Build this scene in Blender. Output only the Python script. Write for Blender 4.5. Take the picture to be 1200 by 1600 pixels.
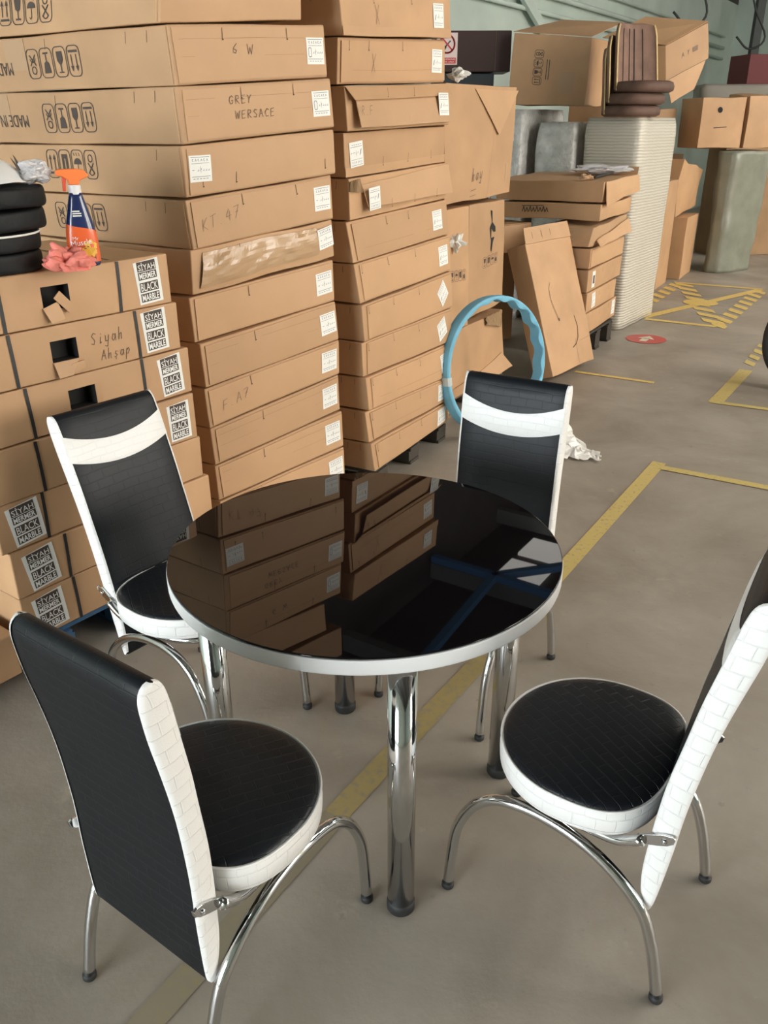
import bpy, bmesh, math, random
from mathutils import Vector, Matrix, noise
from math import sin, cos, pi, radians as R

# ------------------------------------------------------------------ scene, camera, world, light
for o in list(bpy.data.objects): bpy.data.objects.remove(o)
SC = bpy.context.scene
COL = SC.collection
SC.view_settings.view_transform = 'Standard'
SC.view_settings.look = 'None'
SC.view_settings.gamma = 1.0
SC.view_settings.use_curve_mapping = False
SC.view_settings.exposure = 0.42

cam = bpy.data.cameras.new('camera'); camo = bpy.data.objects.new('camera', cam); COL.objects.link(camo)
pitch, roll = 0.4353, -0.0040
fwd = Vector((0, cos(pitch), -sin(pitch))); rt = Vector((1, 0, 0)); up = rt.cross(fwd)
r2 = rt*cos(roll) + up*sin(roll); u2 = up*cos(roll) - rt*sin(roll)
m = Matrix((r2, u2, -fwd)).transposed().to_4x4(); m.translation = Vector((0, 0, 1.6329))
camo.matrix_world = m
cam.sensor_fit = 'VERTICAL'; cam.sensor_height = 36.0; cam.lens = 36.0*1295.9/1600
cam.clip_start = 0.05; cam.clip_end = 100
SC.camera = camo

W = bpy.data.worlds.new('world'); SC.world = W; W.use_nodes = True
W.node_tree.nodes['Background'].inputs[0].default_value = (0.75, 0.82, 0.9, 1)
W.node_tree.nodes['Background'].inputs[1].default_value = 0.15

# aisle frame: a runs along the aisle, n points to the left wall
AX = Vector((0.543, 0.840, 0)); NX = Vector((-0.840, 0.543, 0))
ROOF_Z = 5.4
SKYLIGHT = 10.0      # strength of the roof lights
DOORLIGHT = 14.0     # strength of the daylight through the openings behind the viewer
def hall(a, n, z=0): return AX*a + NX*n + Vector((0, 0, z))

# ------------------------------------------------------------------ materials
MATS = {}
def mat(name, col, rough=0.6, metal=0.0, var=0.0, vscale=6.0, bump=0.0, bscale=60.0, spec=0.5, coat=0.0, trans=0.0, emis=None, estr=0.0, alpha=1.0, rand=0.0, ior=None):
    if name in MATS: return MATS[name]
    M = bpy.data.materials.new(name); M.use_nodes = True; nt = M.node_tree; N = nt.nodes; L = nt.links
    b = N['Principled BSDF']; MATS[name] = M
    b.inputs['Base Color'].default_value = (*col, 1); b.inputs['Roughness'].default_value = rough
    b.inputs['Metallic'].default_value = metal; b.inputs['Specular IOR Level'].default_value = spec
    b.inputs['Coat Weight'].default_value = coat; b.inputs['Transmission Weight'].default_value = trans
    b.inputs['Alpha'].default_value = alpha
    if ior: b.inputs['IOR'].default_value = ior
    if emis: b.inputs['Emission Color'].default_value = (*emis, 1); b.inputs['Emission Strength'].default_value = estr
    tc = N.new('ShaderNodeTexCoord')
    if var > 0 or rand > 0:
        n = N.new('ShaderNodeTexNoise'); n.inputs['Scale'].default_value = vscale; n.inputs['Detail'].default_value = 5
        L.new(tc.outputs['Object'], n.inputs['Vector'])
        mr = N.new('ShaderNodeMapRange'); mr.inputs['From Min'].default_value = 0.3; mr.inputs['From Max'].default_value = 0.7
        mr.inputs['To Min'].default_value = 1-var; mr.inputs['To Max'].default_value = 1+var
        L.new(n.outputs['Fac'], mr.inputs['Value'])
        last = mr.outputs[0]
        if rand > 0:
            oi = N.new('ShaderNodeObjectInfo'); m2 = N.new('ShaderNodeMapRange')
            m2.inputs['To Min'].default_value = 1-rand; m2.inputs['To Max'].default_value = 1+rand
            L.new(oi.outputs['Random'], m2.inputs['Value'])
            mu = N.new('ShaderNodeMath'); mu.operation = 'MULTIPLY'; L.new(last, mu.inputs[0]); L.new(m2.outputs[0], mu.inputs[1]); last = mu.outputs[0]
        vm = N.new('ShaderNodeVectorMath'); vm.operation = 'SCALE'; vm.inputs[0].default_value = col
        L.new(last, vm.inputs['Scale']); L.new(vm.outputs[0], b.inputs['Base Color'])
    if bump > 0:
        n = N.new('ShaderNodeTexNoise'); n.inputs['Scale'].default_value = bscale; n.inputs['Detail'].default_value = 4
        L.new(tc.outputs['Object'], n.inputs['Vector'])
        bp = N.new('ShaderNodeBump'); bp.inputs['Strength'].default_value = bump; bp.inputs['Distance'].default_value = 0.01
        L.new(n.outputs['Fac'], bp.inputs['Height']); L.new(bp.outputs[0], b.inputs['Normal'])
    return M

def woven(name, col, rough, bw, bh, rot=0.0, strength=0.5, offset=0.5, spec=0.5):
    """leatherette with an embossed brick weave, pattern in UV metres"""
    M = bpy.data.materials.new(name); M.use_nodes = True; nt = M.node_tree; N = nt.nodes; L = nt.links
    b = N['Principled BSDF']; MATS[name] = M
    b.inputs['Base Color'].default_value = (*col, 1); b.inputs['Roughness'].default_value = rough; b.inputs['Specular IOR Level'].default_value = spec
    uv = N.new('ShaderNodeUVMap'); mp = N.new('ShaderNodeMapping'); mp.inputs['Rotation'].default_value = (0, 0, rot)
    L.new(uv.outputs[0], mp.inputs[0])
    nz = N.new('ShaderNodeTexNoise'); nz.inputs['Scale'].default_value = 9; L.new(mp.outputs[0], nz.inputs['Vector'])
    mx = N.new('ShaderNodeMix'); mx.data_type = 'VECTOR'; mx.inputs['Factor'].default_value = 0.012
    L.new(mp.outputs[0], mx.inputs[4]); L.new(nz.outputs['Color'], mx.inputs[5])
    br = N.new('ShaderNodeTexBrick'); br.inputs['Scale'].default_value = 1.0
    br.inputs['Brick Width'].default_value = bw; br.inputs['Row Height'].default_value = bh
    br.inputs['Mortar Size'].default_value = 0.0016; br.inputs['Mortar Smooth'].default_value = 0.6; br.offset = offset
    L.new(mx.outputs[1], br.inputs['Vector'])
    n2 = N.new('ShaderNodeTexNoise'); n2.inputs['Scale'].default_value = 260; n2.inputs['Detail'].default_value = 3; L.new(uv.outputs[0], n2.inputs['Vector'])
    ad = N.new('ShaderNodeMath'); ad.operation = 'MULTIPLY_ADD'; ad.inputs[1].default_value = -1.0
    sc = N.new('ShaderNodeMath'); sc.operation = 'MULTIPLY'; sc.inputs[1].default_value = 0.25
    L.new(n2.outputs['Fac'], sc.inputs[0]); L.new(br.outputs['Fac'], ad.inputs[0]); L.new(sc.outputs[0], ad.inputs[2])
    bp = N.new('ShaderNodeBump'); bp.inputs['Strength'].default_value = strength; bp.inputs['Distance'].default_value = 0.0025
    L.new(ad.outputs[0], bp.inputs['Height']); L.new(bp.outputs[0], b.inputs['Normal'])
    return M

KRAFT = (0.50, 0.298, 0.158)
CARD = mat('cardboard', KRAFT, 0.60, var=0.10, vscale=3.5, bump=0.08, bscale=25, rand=0.09, spec=0.45)
CARD2 = mat('cardboard_flap', (0.53, 0.318, 0.170), 0.6, var=0.05, vscale=4, bump=0.08, bscale=25, rand=0.07, spec=0.45)
CARDD = mat('cardboard_shaded', (0.40, 0.25, 0.14), 0.75, var=0.1, vscale=5, rand=0.15, spec=0.3)  # darker copy of the cardboard, shade of dim far cartons put into its colour
INK = mat('print_ink', (0.07, 0.05, 0.04), 0.7)
PEN = mat('marker_pen', (0.16, 0.10, 0.06), 0.7)
PENCIL = mat('pencil_grey', (0.23, 0.15, 0.10), 0.7)
TAPE = mat('packing_tape', (0.46, 0.29, 0.165), 0.5)
PAPER = mat('paper_white', (0.85, 0.84, 0.80), 0.6)
GREYPR = mat('label_print', (0.25, 0.25, 0.27), 0.7)
STRAP = mat('strap_black', (0.02, 0.02, 0.02), 0.45)
CREASE = mat('crease_line', (0.36, 0.21, 0.11), 0.8)
SLIT = mat('slit_shadow_edge', (0.13, 0.08, 0.045), 0.9)
DARKIN = mat('dark_contents', (0.012, 0.011, 0.010), 0.8)
BLACKL = woven('black_leatherette', (0.007, 0.009, 0.012), 0.45, 0.050, 0.026, 0, 0.22, spec=.3)
BLACKB = woven('black_leatherette_back', (0.007, 0.008, 0.010), 0.5, 0.06, 0.028, 0, 0.3, spec=.25)
BLACKS = woven('black_leatherette_seat', (0.009, 0.011, 0.015), 0.38, 0.050, 0.025, R(30), 1.0, 0.5, spec=.45)
WHITEL = woven('white_leatherette', (0.83, 0.82, 0.80), 0.38, 0.050, 0.030, 0, 0.6)
WHITEB = woven('white_leatherette_band', (0.86, 0.85, 0.83), 0.36, 0.045, 0.020, 0, 0.35)
CHROME = mat('chrome', (0.66, 0.66, 0.66), 0.09, metal=1.0)
RUBBER = mat('rubber_black', (0.018, 0.018, 0.018), 0.6)
GLASS = mat('black_glass', (0.004, 0.003, 0.004), 0.015, spec=0.5, ior=1.5)
WHITEM = mat('white_melamine', (0.80, 0.80, 0.80), 0.35)
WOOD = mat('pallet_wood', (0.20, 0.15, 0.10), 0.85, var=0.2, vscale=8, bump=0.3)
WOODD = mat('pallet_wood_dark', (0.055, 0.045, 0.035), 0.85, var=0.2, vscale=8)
BLUEW = mat('pallet_blue_paint', (0.035, 0.10, 0.19), 0.7, var=0.25, vscale=14)
FOAM = mat('blue_foam', (0.17, 0.44, 0.60), 0.7, var=0.05, vscale=12, bump=0.1)
FILM = mat('clear_film', (0.85, 0.85, 0.85), 0.18, trans=0.75, spec=0.8, bump=0.5, bscale=22, alpha=0.55)

# ------------------------------------------------------------------ helpers
def root(name, label, cat, loc, group=None, rotz=0.0):
    o = bpy.data.objects.new(name, None); COL.objects.link(o)
    o.location = loc; o.rotation_euler = (0, 0, rotz); o.empty_display_size = 0.1
    o['label'] = label; o['category'] = cat
    if group: o['group'] = group
    return o
def tag(o, label, cat, group=None):
    o['label'] = label; o['category'] = cat
    if group: o['group'] = group
    return o
def mesh(name, verts, faces, mt, parent=None, smooth=False, uvs=None, loc=None, label=None, bevel=0.0, rotz=0.0):
    me = bpy.data.meshes.new(name)
    me.from_pydata([tuple(v) for v in verts], [], faces); me.update()
    if uvs is not None:
        ul = me.uv_layers.new(name='UVMap')
        for p in me.polygons:
            for li, vi in zip(p.loop_indices, p.vertices): ul.data[li].uv = uvs[vi]
    me.materials.append(mt)
    if smooth:
        for p in me.polygons: p.use_smooth = True
    o = bpy.data.objects.new(name, me); COL.objects.link(o)
    if parent: o.parent = parent
    if loc is not None: o.location = loc
    if rotz: o.rotation_euler = (0, 0, rotz)
    if bevel:
        md = o.modifiers.new('bevel', 'BEVEL'); md.width = bevel; md.segments = 2; md.limit_method = 'ANGLE'; md.angle_limit = R(40)
        for p in me.polygons: p.use_smooth = True
        md.harden_normals = True
    if label: o['label'] = label
    return o
def struct(o): o['kind'] = 'structure'; return o

class MB:
    """collects shapes into one mesh"""
    def __init__(s): s.v = []; s.f = []
    def add(s, v, f):
        k = len(s.v); s.v += [Vector(p) for p in v]; s.f += [tuple(i+k for i in q) for q in f]; return s
    def box(s, c, size, M=None):
        x, y, z = size; vs = [Vector((sx*x/2, sy*y/2, sz*z/2)) for sz in (-1, 1) for sy in (-1, 1) for sx in (-1, 1)]
        if M is not None: vs = [M @ p for p in vs]
        vs = [p+Vector(c) for p in vs]
        return s.add(vs, [(0, 2, 3, 1), (4, 5, 7, 6), (0, 1, 5, 4), (2, 6, 7, 3), (0, 4, 6, 2), (1, 3, 7, 5)])
    def build(s, name, mt, parent=None, **k): return mesh(name, s.v, s.f, mt, parent, **k)

def catmull(pts, n=6):
    P = [Vector(p) for p in pts]; P = [2*P[0]-P[1]] + P + [2*P[-1]-P[-2]]; out = []
    for i in range(1, len(P)-2):
        for k in range(n):
            t = k/n; a, b, c, d = P[i-1], P[i], P[i+1], P[i+2]
            out.append(0.5*((2*b)+(c-a)*t+(2*a-5*b+4*c-d)*t*t+(3*b-3*c+d-a)*t*t*t))
    out.append(P[-2]); return out
def tube_geo(path, r, seg=14, closed=False, cap=True):
    n = len(path); V = []; F = []
    rad = r if isinstance(r, (list, tuple)) else [r]*n
    prev = None
    for i, p in enumerate(path):
        if closed: t = path[(i+1) % n]-path[i-1]
        else: t = path[min(i+1, n-1)]-path[max(i-1, 0)]
        t.normalize()
        if prev is None:
            a = Vector((0, 0, 1)) if abs(t.z) < 0.9 else Vector((1, 0, 0)); u = t.cross(a).normalized()
        else: u = (prev-t*prev.dot(t)).normalized()
        prev = u; w = t.cross(u)
        for k in range(seg):
            q = 2*pi*k/seg; V.append(p+(u*cos(q)+w*sin(q))*rad[i])
    m_ = n if closed else n-1
    for i in range(m_):
        for k in range(seg):
            a = i*seg+k; b = i*seg+(k+1) % seg; c = ((i+1) % n)*seg+(k+1) % seg; d = ((i+1) % n)*seg+k
            F.append((a, b, c, d))
    if not closed and cap: F.append(tuple(range(seg))[::-1]); F.append(tuple((n-1)*seg+k for k in range(seg)))
    return V, F
def tube(name, path, r, mt, parent=None, seg=14, closed=False, **k):
    V, F = tube_geo([Vector(p) for p in path], r, seg, closed); return mesh(name, V, F, mt, parent, smooth=True, **k)
def lathe(name, prof, mt, parent=None, seg=48, c=(0, 0, 0), smooth=False, bevel=0, sq=None, **k):
    V = []; F = []; n = len(prof)
    for i in range(seg):
        q = 2*pi*i/seg
        for r_, z in prof: V.append((c[0]+r_*cos(q), c[1]+r_*sin(q)*(sq or 1), c[2]+z))
    for i in range(seg):
        for j in range(n-1):
            a = i*n+j; b = ((i+1) % seg)*n+j; F.append((a, b, b+1, a+1))
    flat_ = prof[0][1] == prof[-1][1]
    if prof[0][0] > 1e-6 and not flat_: F.append(tuple(i*n for i in range(seg))[::-1])
    if prof[-1][0] > 1e-6 and not flat_: F.append(tuple(i*n+n-1 for i in range(seg)))
    return mesh(name, V, F, mt, parent, smooth=smooth, bevel=bevel, **k)

# ---- flat artwork: lists of polygons in 2D
_tc = {}
def text_polys(s, bold=0.0):
    """polygons of a string, unit cap height, origin at lower left; returns (verts, faces, width)"""
    if (s, bold) in _tc: return _tc[(s, bold)]
    cu = bpy.data.curves.new('t', 'FONT'); cu.body = s; cu.size = 1.0; cu.resolution_u = 3; cu.offset = bold
    ob = bpy.data.objects.new('t', cu); COL.objects.link(ob)
    me = bpy.data.meshes.new_from_object(ob.evaluated_get(bpy.context.evaluated_depsgraph_get()))
    vs = [(v.co.x, v.co.y) for v in me.vertices]; fs = [tuple(p.vertices) for p in me.polygons]
    bpy.data.objects.remove(ob); bpy.data.curves.remove(cu); bpy.data.meshes.remove(me)
    x0 = min(v[0] for v in vs); x1 = max(v[0] for v in vs); y0 = min(v[1] for v in vs); y1 = max(v[1] for v in vs)
    vs = [((x-x0)/(x1-x0), (y-y0)/(y1-y0)) for x, y in vs]
    _tc[(s, bold)] = (vs, fs, (x1-x0)/(y1-y0)); return _tc[(s, bold)]
class Art:
    def __init__(s): s.v = []; s.f = []
    def add(s, v, f): k = len(s.v); s.v += list(v); s.f += [tuple(i+k for i in q) for q in f]; return s
    def rect(s, x0, y0, x1, y1, n=1):
        for i in range(n):
            a = x0+(x1-x0)*i/n; b = x0+(x1-x0)*(i+1)/n; s.add([(a, y0), (b, y0), (b, y1), (a, y1)], [(0, 1, 2, 3)])
        return s
    def poly(s, pts): return s.add(pts, [tuple(range(len(pts)))])
    def text(s, t, x0, y0, x1, y1, rot=0.0, bold=0.0):
        vs, fs, w = text_polys(t, bold); cx, cy = (x0+x1)/2, (y0+y1)/2; out = []
        for x, y in vs:
            px = (x-0.5)*(x1-x0); py = (y-0.5)*(y1-y0); out.append((cx+px*cos(rot)-py*sin(rot), cy+px*sin(rot)+py*cos(rot)))
        return s.add(out, fs)
    def line(s, pts, w):
        for (ax, ay), (bx, by) in zip(pts[:-1], pts[1:]):
            dx, dy = bx-ax, by-ay; l = math.hypot(dx, dy) or 1e-9; nx, ny = -dy/l*w/2, dx/l*w/2; ex, ey = dx/l*w/3, dy/l*w/3
            s.add([(ax+nx-ex, ay+ny-ey), (ax-nx-ex, ay-ny-ey), (bx-nx+ex, by-ny+ey), (bx+nx+ex, by+ny+ey)], [(0, 1, 2, 3)])
        return s
    def ring(s, cx, cy, r, w, a0=0, a1=360, sx=1.0, n=16):
        pts = [(cx+r*sx*cos(R(a0+(a1-a0)*i/n)), cy+r*sin(R(a0+(a1-a0)*i/n))) for i in range(n+1)]; return s.line(pts, w)
    def rrect(s, x0, y0, x1, y1, r, w):
        pts = []
        for cx, cy, a in ((x1-r, y1-r, 0), (x0+r, y1-r, 90), (x0+r, y0+r, 180), (x1-r, y0+r, 270)):
            for k in range(5): pts.append((cx+r*cos(R(a+22.5*k)), cy+r*sin(R(a+22.5*k))))
        return s.line(pts+[pts[0]], w)
    def xf(s, f): s.v = [f(x, y) for x, y in s.v]; return s

STROKES = {  # handwriting, unit box
 'G': [[(.9,.8),(.6,1),(.2,.8),(.05,.4),(.3,0),(.75,.1),(.8,.45),(.5,.45)]], 'R': [[(.1,0),(.15,1),(.7,.95),(.75,.65),(.2,.5),(.85,0)]],
 'E': [[(.85,1),(.15,.95),(.1,0),(.8,.05)], [(.12,.5),(.7,.55)]], 'Y': [[(.05,1),(.45,.55),(.9,1)], [(.45,.55),(.3,0)]],
 'W': [[(0,1),(.25,0),(.5,.7),(.75,0),(1,1)]], 'S': [[(.85,.9),(.4,1),(.1,.75),(.75,.35),(.6,.02),(.1,.1)]],
 'A': [[(0,0),(.45,1),(.9,0)], [(.2,.4),(.7,.4)]], 'C': [[(.9,.85),(.5,1),(.1,.55),(.3,.05),(.85,.1)]],
 '6': [[(.8,1),(.2,.5),(.2,.1),(.6,0),(.8,.3),(.3,.45)]], 'K': [[(.1,1),(.1,0)], [(.8,1),(.12,.45),(.85,0)]],
 'T': [[(0,1),(1,1)], [(.5,1),(.45,0)]], '4': [[(.5,1),(.05,.4),(.9,.4)], [(.7,.8),(.65,0)]], '7': [[(.05,1),(.9,1),(.35,0)], [(.3,.5),(.8,.5)]],
 'F': [[(.85,1),(.1,1),(.1,0)], [(.1,.5),(.7,.5)]], 'X': [[(0,1),(.9,0)], [(.9,1),(.1,0)]], '.': [[(.4,.05),(.5,0)]],
 '5': [[(.8,1),(.2,1),(.2,.55),(.7,.5),(.75,.15),(.15,0)]], 'P': [[(.1,0),(.15,1),(.7,.9),(.7,.55),(.15,.5)]],
 'i': [[(.5,.55),(.45,0),(.7,.1)], [(.5,.8),(.52,.85)]], 'y': [[(.1,.6),(.2,.1),(.7,.15),(.75,.6),(.6,-.4),(.1,-.3)]],
 'a': [[(.75,.5),(.3,.6),(.1,.2),(.4,0),(.75,.3),(.75,.6),(.85,0)]], 'h': [[(.1,1.1),(.15,0),(.25,.5),(.6,.55),(.7,0)]],
 's': [[(.7,.55),(.3,.6),(.3,.35),(.7,.2),(.4,0),(.1,.05)], [(.4,-.02),(.5,-.25)]], 'p': [[(.15,.6),(.05,-.5)], [(.12,.4),(.5,.65),(.75,.4),(.5,.05),(.12,.1)]], ' ': []}
def handwrite(art, s, x0, y0, cw, ch, w, slope=0.0, slant=0.1):
    for i, c in enumerate(s):
        for st in STROKES[c]:
            art.line([(x0+(i+px*.75+py*slant)*cw, y0+py*ch+(i+px)*cw*slope) for px, py in st], w)
    return art

def shipping_icons(art, x0, y0, w, h, order, lw=0.0035, flip=1):
    """row of four rounded pictogram boxes, shape colours one ink"""
    n = len(order); cw = w/n
    for i, kind in enumerate(order):
        a, b = x0+i*cw+cw*.06, x0+(i+1)*cw-cw*.06; y1 = y0+h
        art.rrect(a, y0, b, y1, cw*.25, lw)
        cx = (a+b)/2; f = (lambda t: y0+h*t) if flip > 0 else (lambda t: y1-h*t)
        if kind == 'arrows':
            for dx in (-.17, .17):
                art.line([(cx+dx*cw, f(.3)), (cx+dx*cw, f(.72))], lw*1.3)
                art.poly([(cx+dx*cw-.11*cw, f(.66)), (cx+dx*cw+.11*cw, f(.66)), (cx+dx*cw, f(.85))])
            art.rect(a+cw*.12, min(f(.14), f(.22)), b-cw*.12, max(f(.14), f(.22)))
        elif kind == 'glass':
            art.poly([(cx-.24*cw, f(.85)), (cx+.24*cw, f(.85)), (cx+.17*cw, f(.5)), (cx, f(.42)), (cx-.17*cw, f(.5))])
            art.line([(cx, f(.45)), (cx, f(.2))], lw*1.4); art.rect(cx-.18*cw, min(f(.14), f(.2)), cx+.18*cw, max(f(.14), f(.2)))
        elif kind == 'umbrella':
            pts = [(cx+.3*cw*cos(R(q)), f(.5+.22*sin(R(q)))) for q in range(0, 181, 20)]; art.poly(pts)
            art.line([(cx, f(.5)), (cx, f(.2)), (cx+.08*cw, f(.14)), (cx+.14*cw, f(.2))], lw)
            for q in (-.2, 0, .2): art.line([(cx+q*cw, f(.8)), (cx+q*cw+.05*cw, f(.9))], lw*.8)
        elif kind == 'recycle':
            art.ring(cx, f(.72), .16*cw, lw*1.2); art.line([(cx-.2*cw, f(.2)), (cx+.2*cw, f(.55))], lw*1.5); art.line([(cx+.2*cw, f(.2)), (cx-.2*cw, f(.55))], lw*1.5)
            art.ring(cx, f(.28), .2*cw, lw*1.2, 200, 340)
        elif kind == 'bottle':
            art.poly([(cx-.2*cw, f(.15)), (cx+.2*cw, f(.15)), (cx+.2*cw, f(.45)), (cx+.07*cw, f(.58)), (cx-.07*cw, f(.58)), (cx-.2*cw, f(.45))])
            art.line([(cx, f(.55)), (cx, f(.85))], lw*1.6); art.line([(cx-.15*cw, f(.85)), (cx+.15*cw, f(.85))], lw*1.3)
        elif kind == 'block':
            art.rect(cx-.22*cw, min(f(.3), f(.85)), cx-.06*cw, max(f(.3), f(.85))); art.rect(cx+.06*cw, min(f(.3), f(.85)), cx+.22*cw, max(f(.3), f(.85)))
            art.rect(cx-.2*cw, min(f(.7), f(.85)), cx+.2*cw, max(f(.7), f(.85)))
    return art

class Carton:
    """a cardboard carton from its four front corners and a depth vector; world coordinates, root at base"""
    def __init__(s, name, label, BL, BR, TR, TL, depth, group=None, cat='box', mt=None, amp=0.003, holes=(), bevel=0.005, nd=8, splay=0.0):
        s.c = [Vector(p) for p in (BL, BR, TR, TL)]; s.d = Vector((*depth, 0)) if len(depth) == 2 else Vector(depth)
        s.amp = amp; s.seed = random.random()*40; s.splay = splay
        base = (s.c[0]+s.c[1]+s.d)/2; base = (s.c[0]+s.c[1])/2+s.d/2
        s.loc = base; s.root = root(name, label, cat, base, group)
        s.W = (s.c[1]-s.c[0]).length; s.H = ((s.c[3]-s.c[0]).length+(s.c[2]-s.c[1]).length)/2; s.D = s.d.length
        us = {i/8 for i in range(9)}; vs = {i/3 for i in range(4)}
        for (u0, u1, v0, v1) in holes: us |= {u0/s.W, u1/s.W}; vs |= {v0/s.H, v1/s.H}
        us = s._clean(us, [h[k]/s.W for h in holes for k in (0, 1)]); vs = s._clean(vs, [h[k]/s.H for h in holes for k in (2, 3)])
        ds = [i/nd for i in range(nd+1)]
        V = []; I = {}; F = []
        def vid(i, j, k):
            if (i, j, k) not in I: I[(i, j, k)] = len(V); V.append(s.P(us[i], ds[j], vs[k])-s.loc)
            return I[(i, j, k)]
        nu, nv, nn = len(us)-1, len(vs)-1, len(ds)-1
        for i in range(nu):
            for k in range(nv):
                um = (us[i]+us[i+1])/2*s.W; vm = (vs[k]+vs[k+1])/2*s.H
                if not any(h[0] < um < h[1] and h[2] < vm < h[3] for h in holes):
                    F.append((vid(i, 0, k), vid(i+1, 0, k), vid(i+1, 0, k+1), vid(i, 0, k+1)))
                F.append((vid(i, nn, k), vid(i, nn, k+1), vid(i+1, nn, k+1), vid(i+1, nn, k)))
        for j in range(nn):
            for k in range(nv):
                F.append((vid(0, j, k), vid(0, j, k+1), vid(0, j+1, k+1), vid(0, j+1, k)))
                F.append((vid(nu, j, k), vid(nu, j+1, k), vid(nu, j+1, k+1), vid(nu, j, k+1)))
            for i in range(nu):
                F.append((vid(i, j, 0), vid(i, j+1, 0), vid(i+1, j+1, 0), vid(i+1, j, 0)))
                F.append((vid(i, j, nv), vid(i+1, j, nv), vid(i+1, j+1, nv), vid(i, j+1, nv)))
        s.body = mesh('carton_body', V, F, mt or CARD, s.root, bevel=bevel)
        for h in holes: s.hole(h)
    def _clean(s, vals, keep):
        out = []
        for v in sorted(vals):
            if v in keep or all(abs(v-k) > 0.04 for k in keep): out.append(v)
        return out
    def P(s, a, b, c):
        lo = s.c[0].lerp(s.c[1], a); hi = s.c[3].lerp(s.c[2], a); p = lo.lerp(hi, c)+s.d*b
        w = 16*a*(1-a)*c*(1-c)
        q = noise.noise_vector(p*3.1+Vector((s.seed, 0, 0)))*s.amp
        # faces belly outward a little between the creases
        p = p+q*Vector((1, 1, .5)).length/1.5
        if b < 0.02: p = p-s.d.normalized()*s.amp*0.8*w
        return p
    def front(s, u, v, off=0.0):
        """point on the front face, u metres from the left edge, v metres up"""
        a, c = u/s.W, v/s.H; p = s.P(a, 0, c)
        n = (s.c[1]-s.c[0]).cross(s.c[3]-s.c[0]).normalized(); return p+n*off-s.loc
    def left(s, u, v, off=0.0):
        """point on the left side face, u metres back from the front edge"""
        p = s.P(0, u/s.D, v/s.H); n = (s.c[3]-s.c[0]).cross(s.d).normalized(); n = n if n.dot(s.c[1]-s.c[0]) < 0 else -n; return p+n*off-s.loc
    def top(s, u, w, off=0.0): return s.P(u/s.W, w/s.D, 1)+Vector((0, 0, off))-s.loc
    def art(s, name, A, mt, face='front', off=0.0012, parent=None, label=None):
        f = getattr(s, face); return mesh(name, [f(x, y, off) for x, y in A.v], A.f, mt, parent or s.root, label=label)
    def slab(s, name, x0, y0, x1, y1, mt, face='front', off=0.0, th=0.0035, nx=8, ny=3, parent=None, skew=0.0, label=None, quad=None, lift=None):
        """thin sheet following the face"""
        f = getattr(s, face); V = []; F = []; q = quad or [(x0, y0), (x1, y0), (x1, y1), (x0, y1)]
        for l in (0, 1):
            for j in range(ny+1):
                for i in range(nx+1):
                    a, b = i/nx, j/ny
                    x = (q[0][0]*(1-a)+q[1][0]*a)*(1-b)+(q[3][0]*(1-a)+q[2][0]*a)*b
                    y = (q[0][1]*(1-a)+q[1][1]*a)*(1-b)+(q[3][1]*(1-a)+q[2][1]*a)*b
                    V.append(f(x, y, off+l*th+(lift(a, b) if lift else 0)))
        n = (nx+1)*(ny+1)
        for j in range(ny):
            for i in range(nx):
                a = j*(nx+1)+i; F.append((n+a, n+a+1, n+a+nx+2, n+a+nx+1)); F.append((a, a+nx+1, a+nx+2, a+1))
        for i in range(nx):
            F.append((i, i+1, n+i+1, n+i)); a = ny*(nx+1)+i; F.append((a, n+a, n+a+1, a+1))
        for j in range(ny):
            a = j*(nx+1); b = a+nx; F.append((a, n+a, n+a+nx+1, a+nx+1)); F.append((b, b+nx+1, n+b+nx+1, n+b))
        return mesh(name, V, F, mt, parent or s.root, label=label)
    def hole(s, h, deep=0.05):
        u0, u1, v0, v1 = h; V = []
        n = s.d.normalized()
        for (u, v) in ((u0, v0), (u1, v0), (u1, v1), (u0, v1)):
            V.append(s.front(u, v)); 
        V += [p+n*deep for p in V[:4]]
        mesh('handle_hole', V, [(0, 4, 5, 1), (1, 5, 6, 2), (2, 6, 7, 3), (3, 7, 4, 0), (4, 7, 6, 5)], DARKIN, s.root, label='dark cut-out handle hole')
    def flap(s, inset=0.02, wob=0.004, right=0.004, th=0.0035):
        w = lambda: random.uniform(-wob, wob); W_, H_ = s.W, s.H
        return s.slab('flap', 0, 0, 0, 0, CARD2, off=0.0004, th=th, quad=[(inset+w(), .006+abs(w())), (W_-right, .006+abs(w())), (W_-right, H_-.008-abs(w())), (inset+w(), H_-.008-abs(w()))])
    def slits(s, us, off=0.0052, face='front', top=True, ln=0.032):
        A = Art()
        for u in us:
            y = s.H-.012 if top else .03+ln
            dx = random.uniform(-.004, .004)
            A.line([(u, y), (u+dx, y-ln)], 0.0022); A.rect(u+dx-.003, y-ln-.004, u+dx+.004, y-ln)
        s.art('slit', A, SLIT, face, off)
    def sticker(s, x0, y0, w, h, rot=0.0, kind='furniture', off=0.0048, flipped=False, icon='leaf'):
        """small white shipping label with its print"""
        cx, cy = x0+w/2, y0+h/2
        def xf(x, y):
            if flipped: x, y = w-x, h-y
            x -= w/2; y -= h/2; return (cx+x*cos(rot)-y*sin(rot), cy+x*sin(rot)+y*cos(rot))
        q = [xf(0, 0), xf(w, 0), xf(w, h), xf(0, h)]
        if flipped: q = [q[2], q[3], q[0], q[1]]
        st = s.slab('sticker', 0, 0, 0, 0, PAPER, off=off, th=0.0006, nx=3, ny=3, quad=q, label='white paper label')
        A = Art(); t = 0.0022
        A.line([(.08*w, .93*h), (.92*w, .93*h)], t*.8)
        for i in range(6):
            x = w*(.14+.13*i); A.line([(x, .78*h), (x+.03*w, .86*h), (x+.06*w, .78*h)] if i % 2 else [(x+.05*w, .78*h), (x, .8*h), (x, .85*h), (x+.05*w, .86*h)], t*.8)
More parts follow.
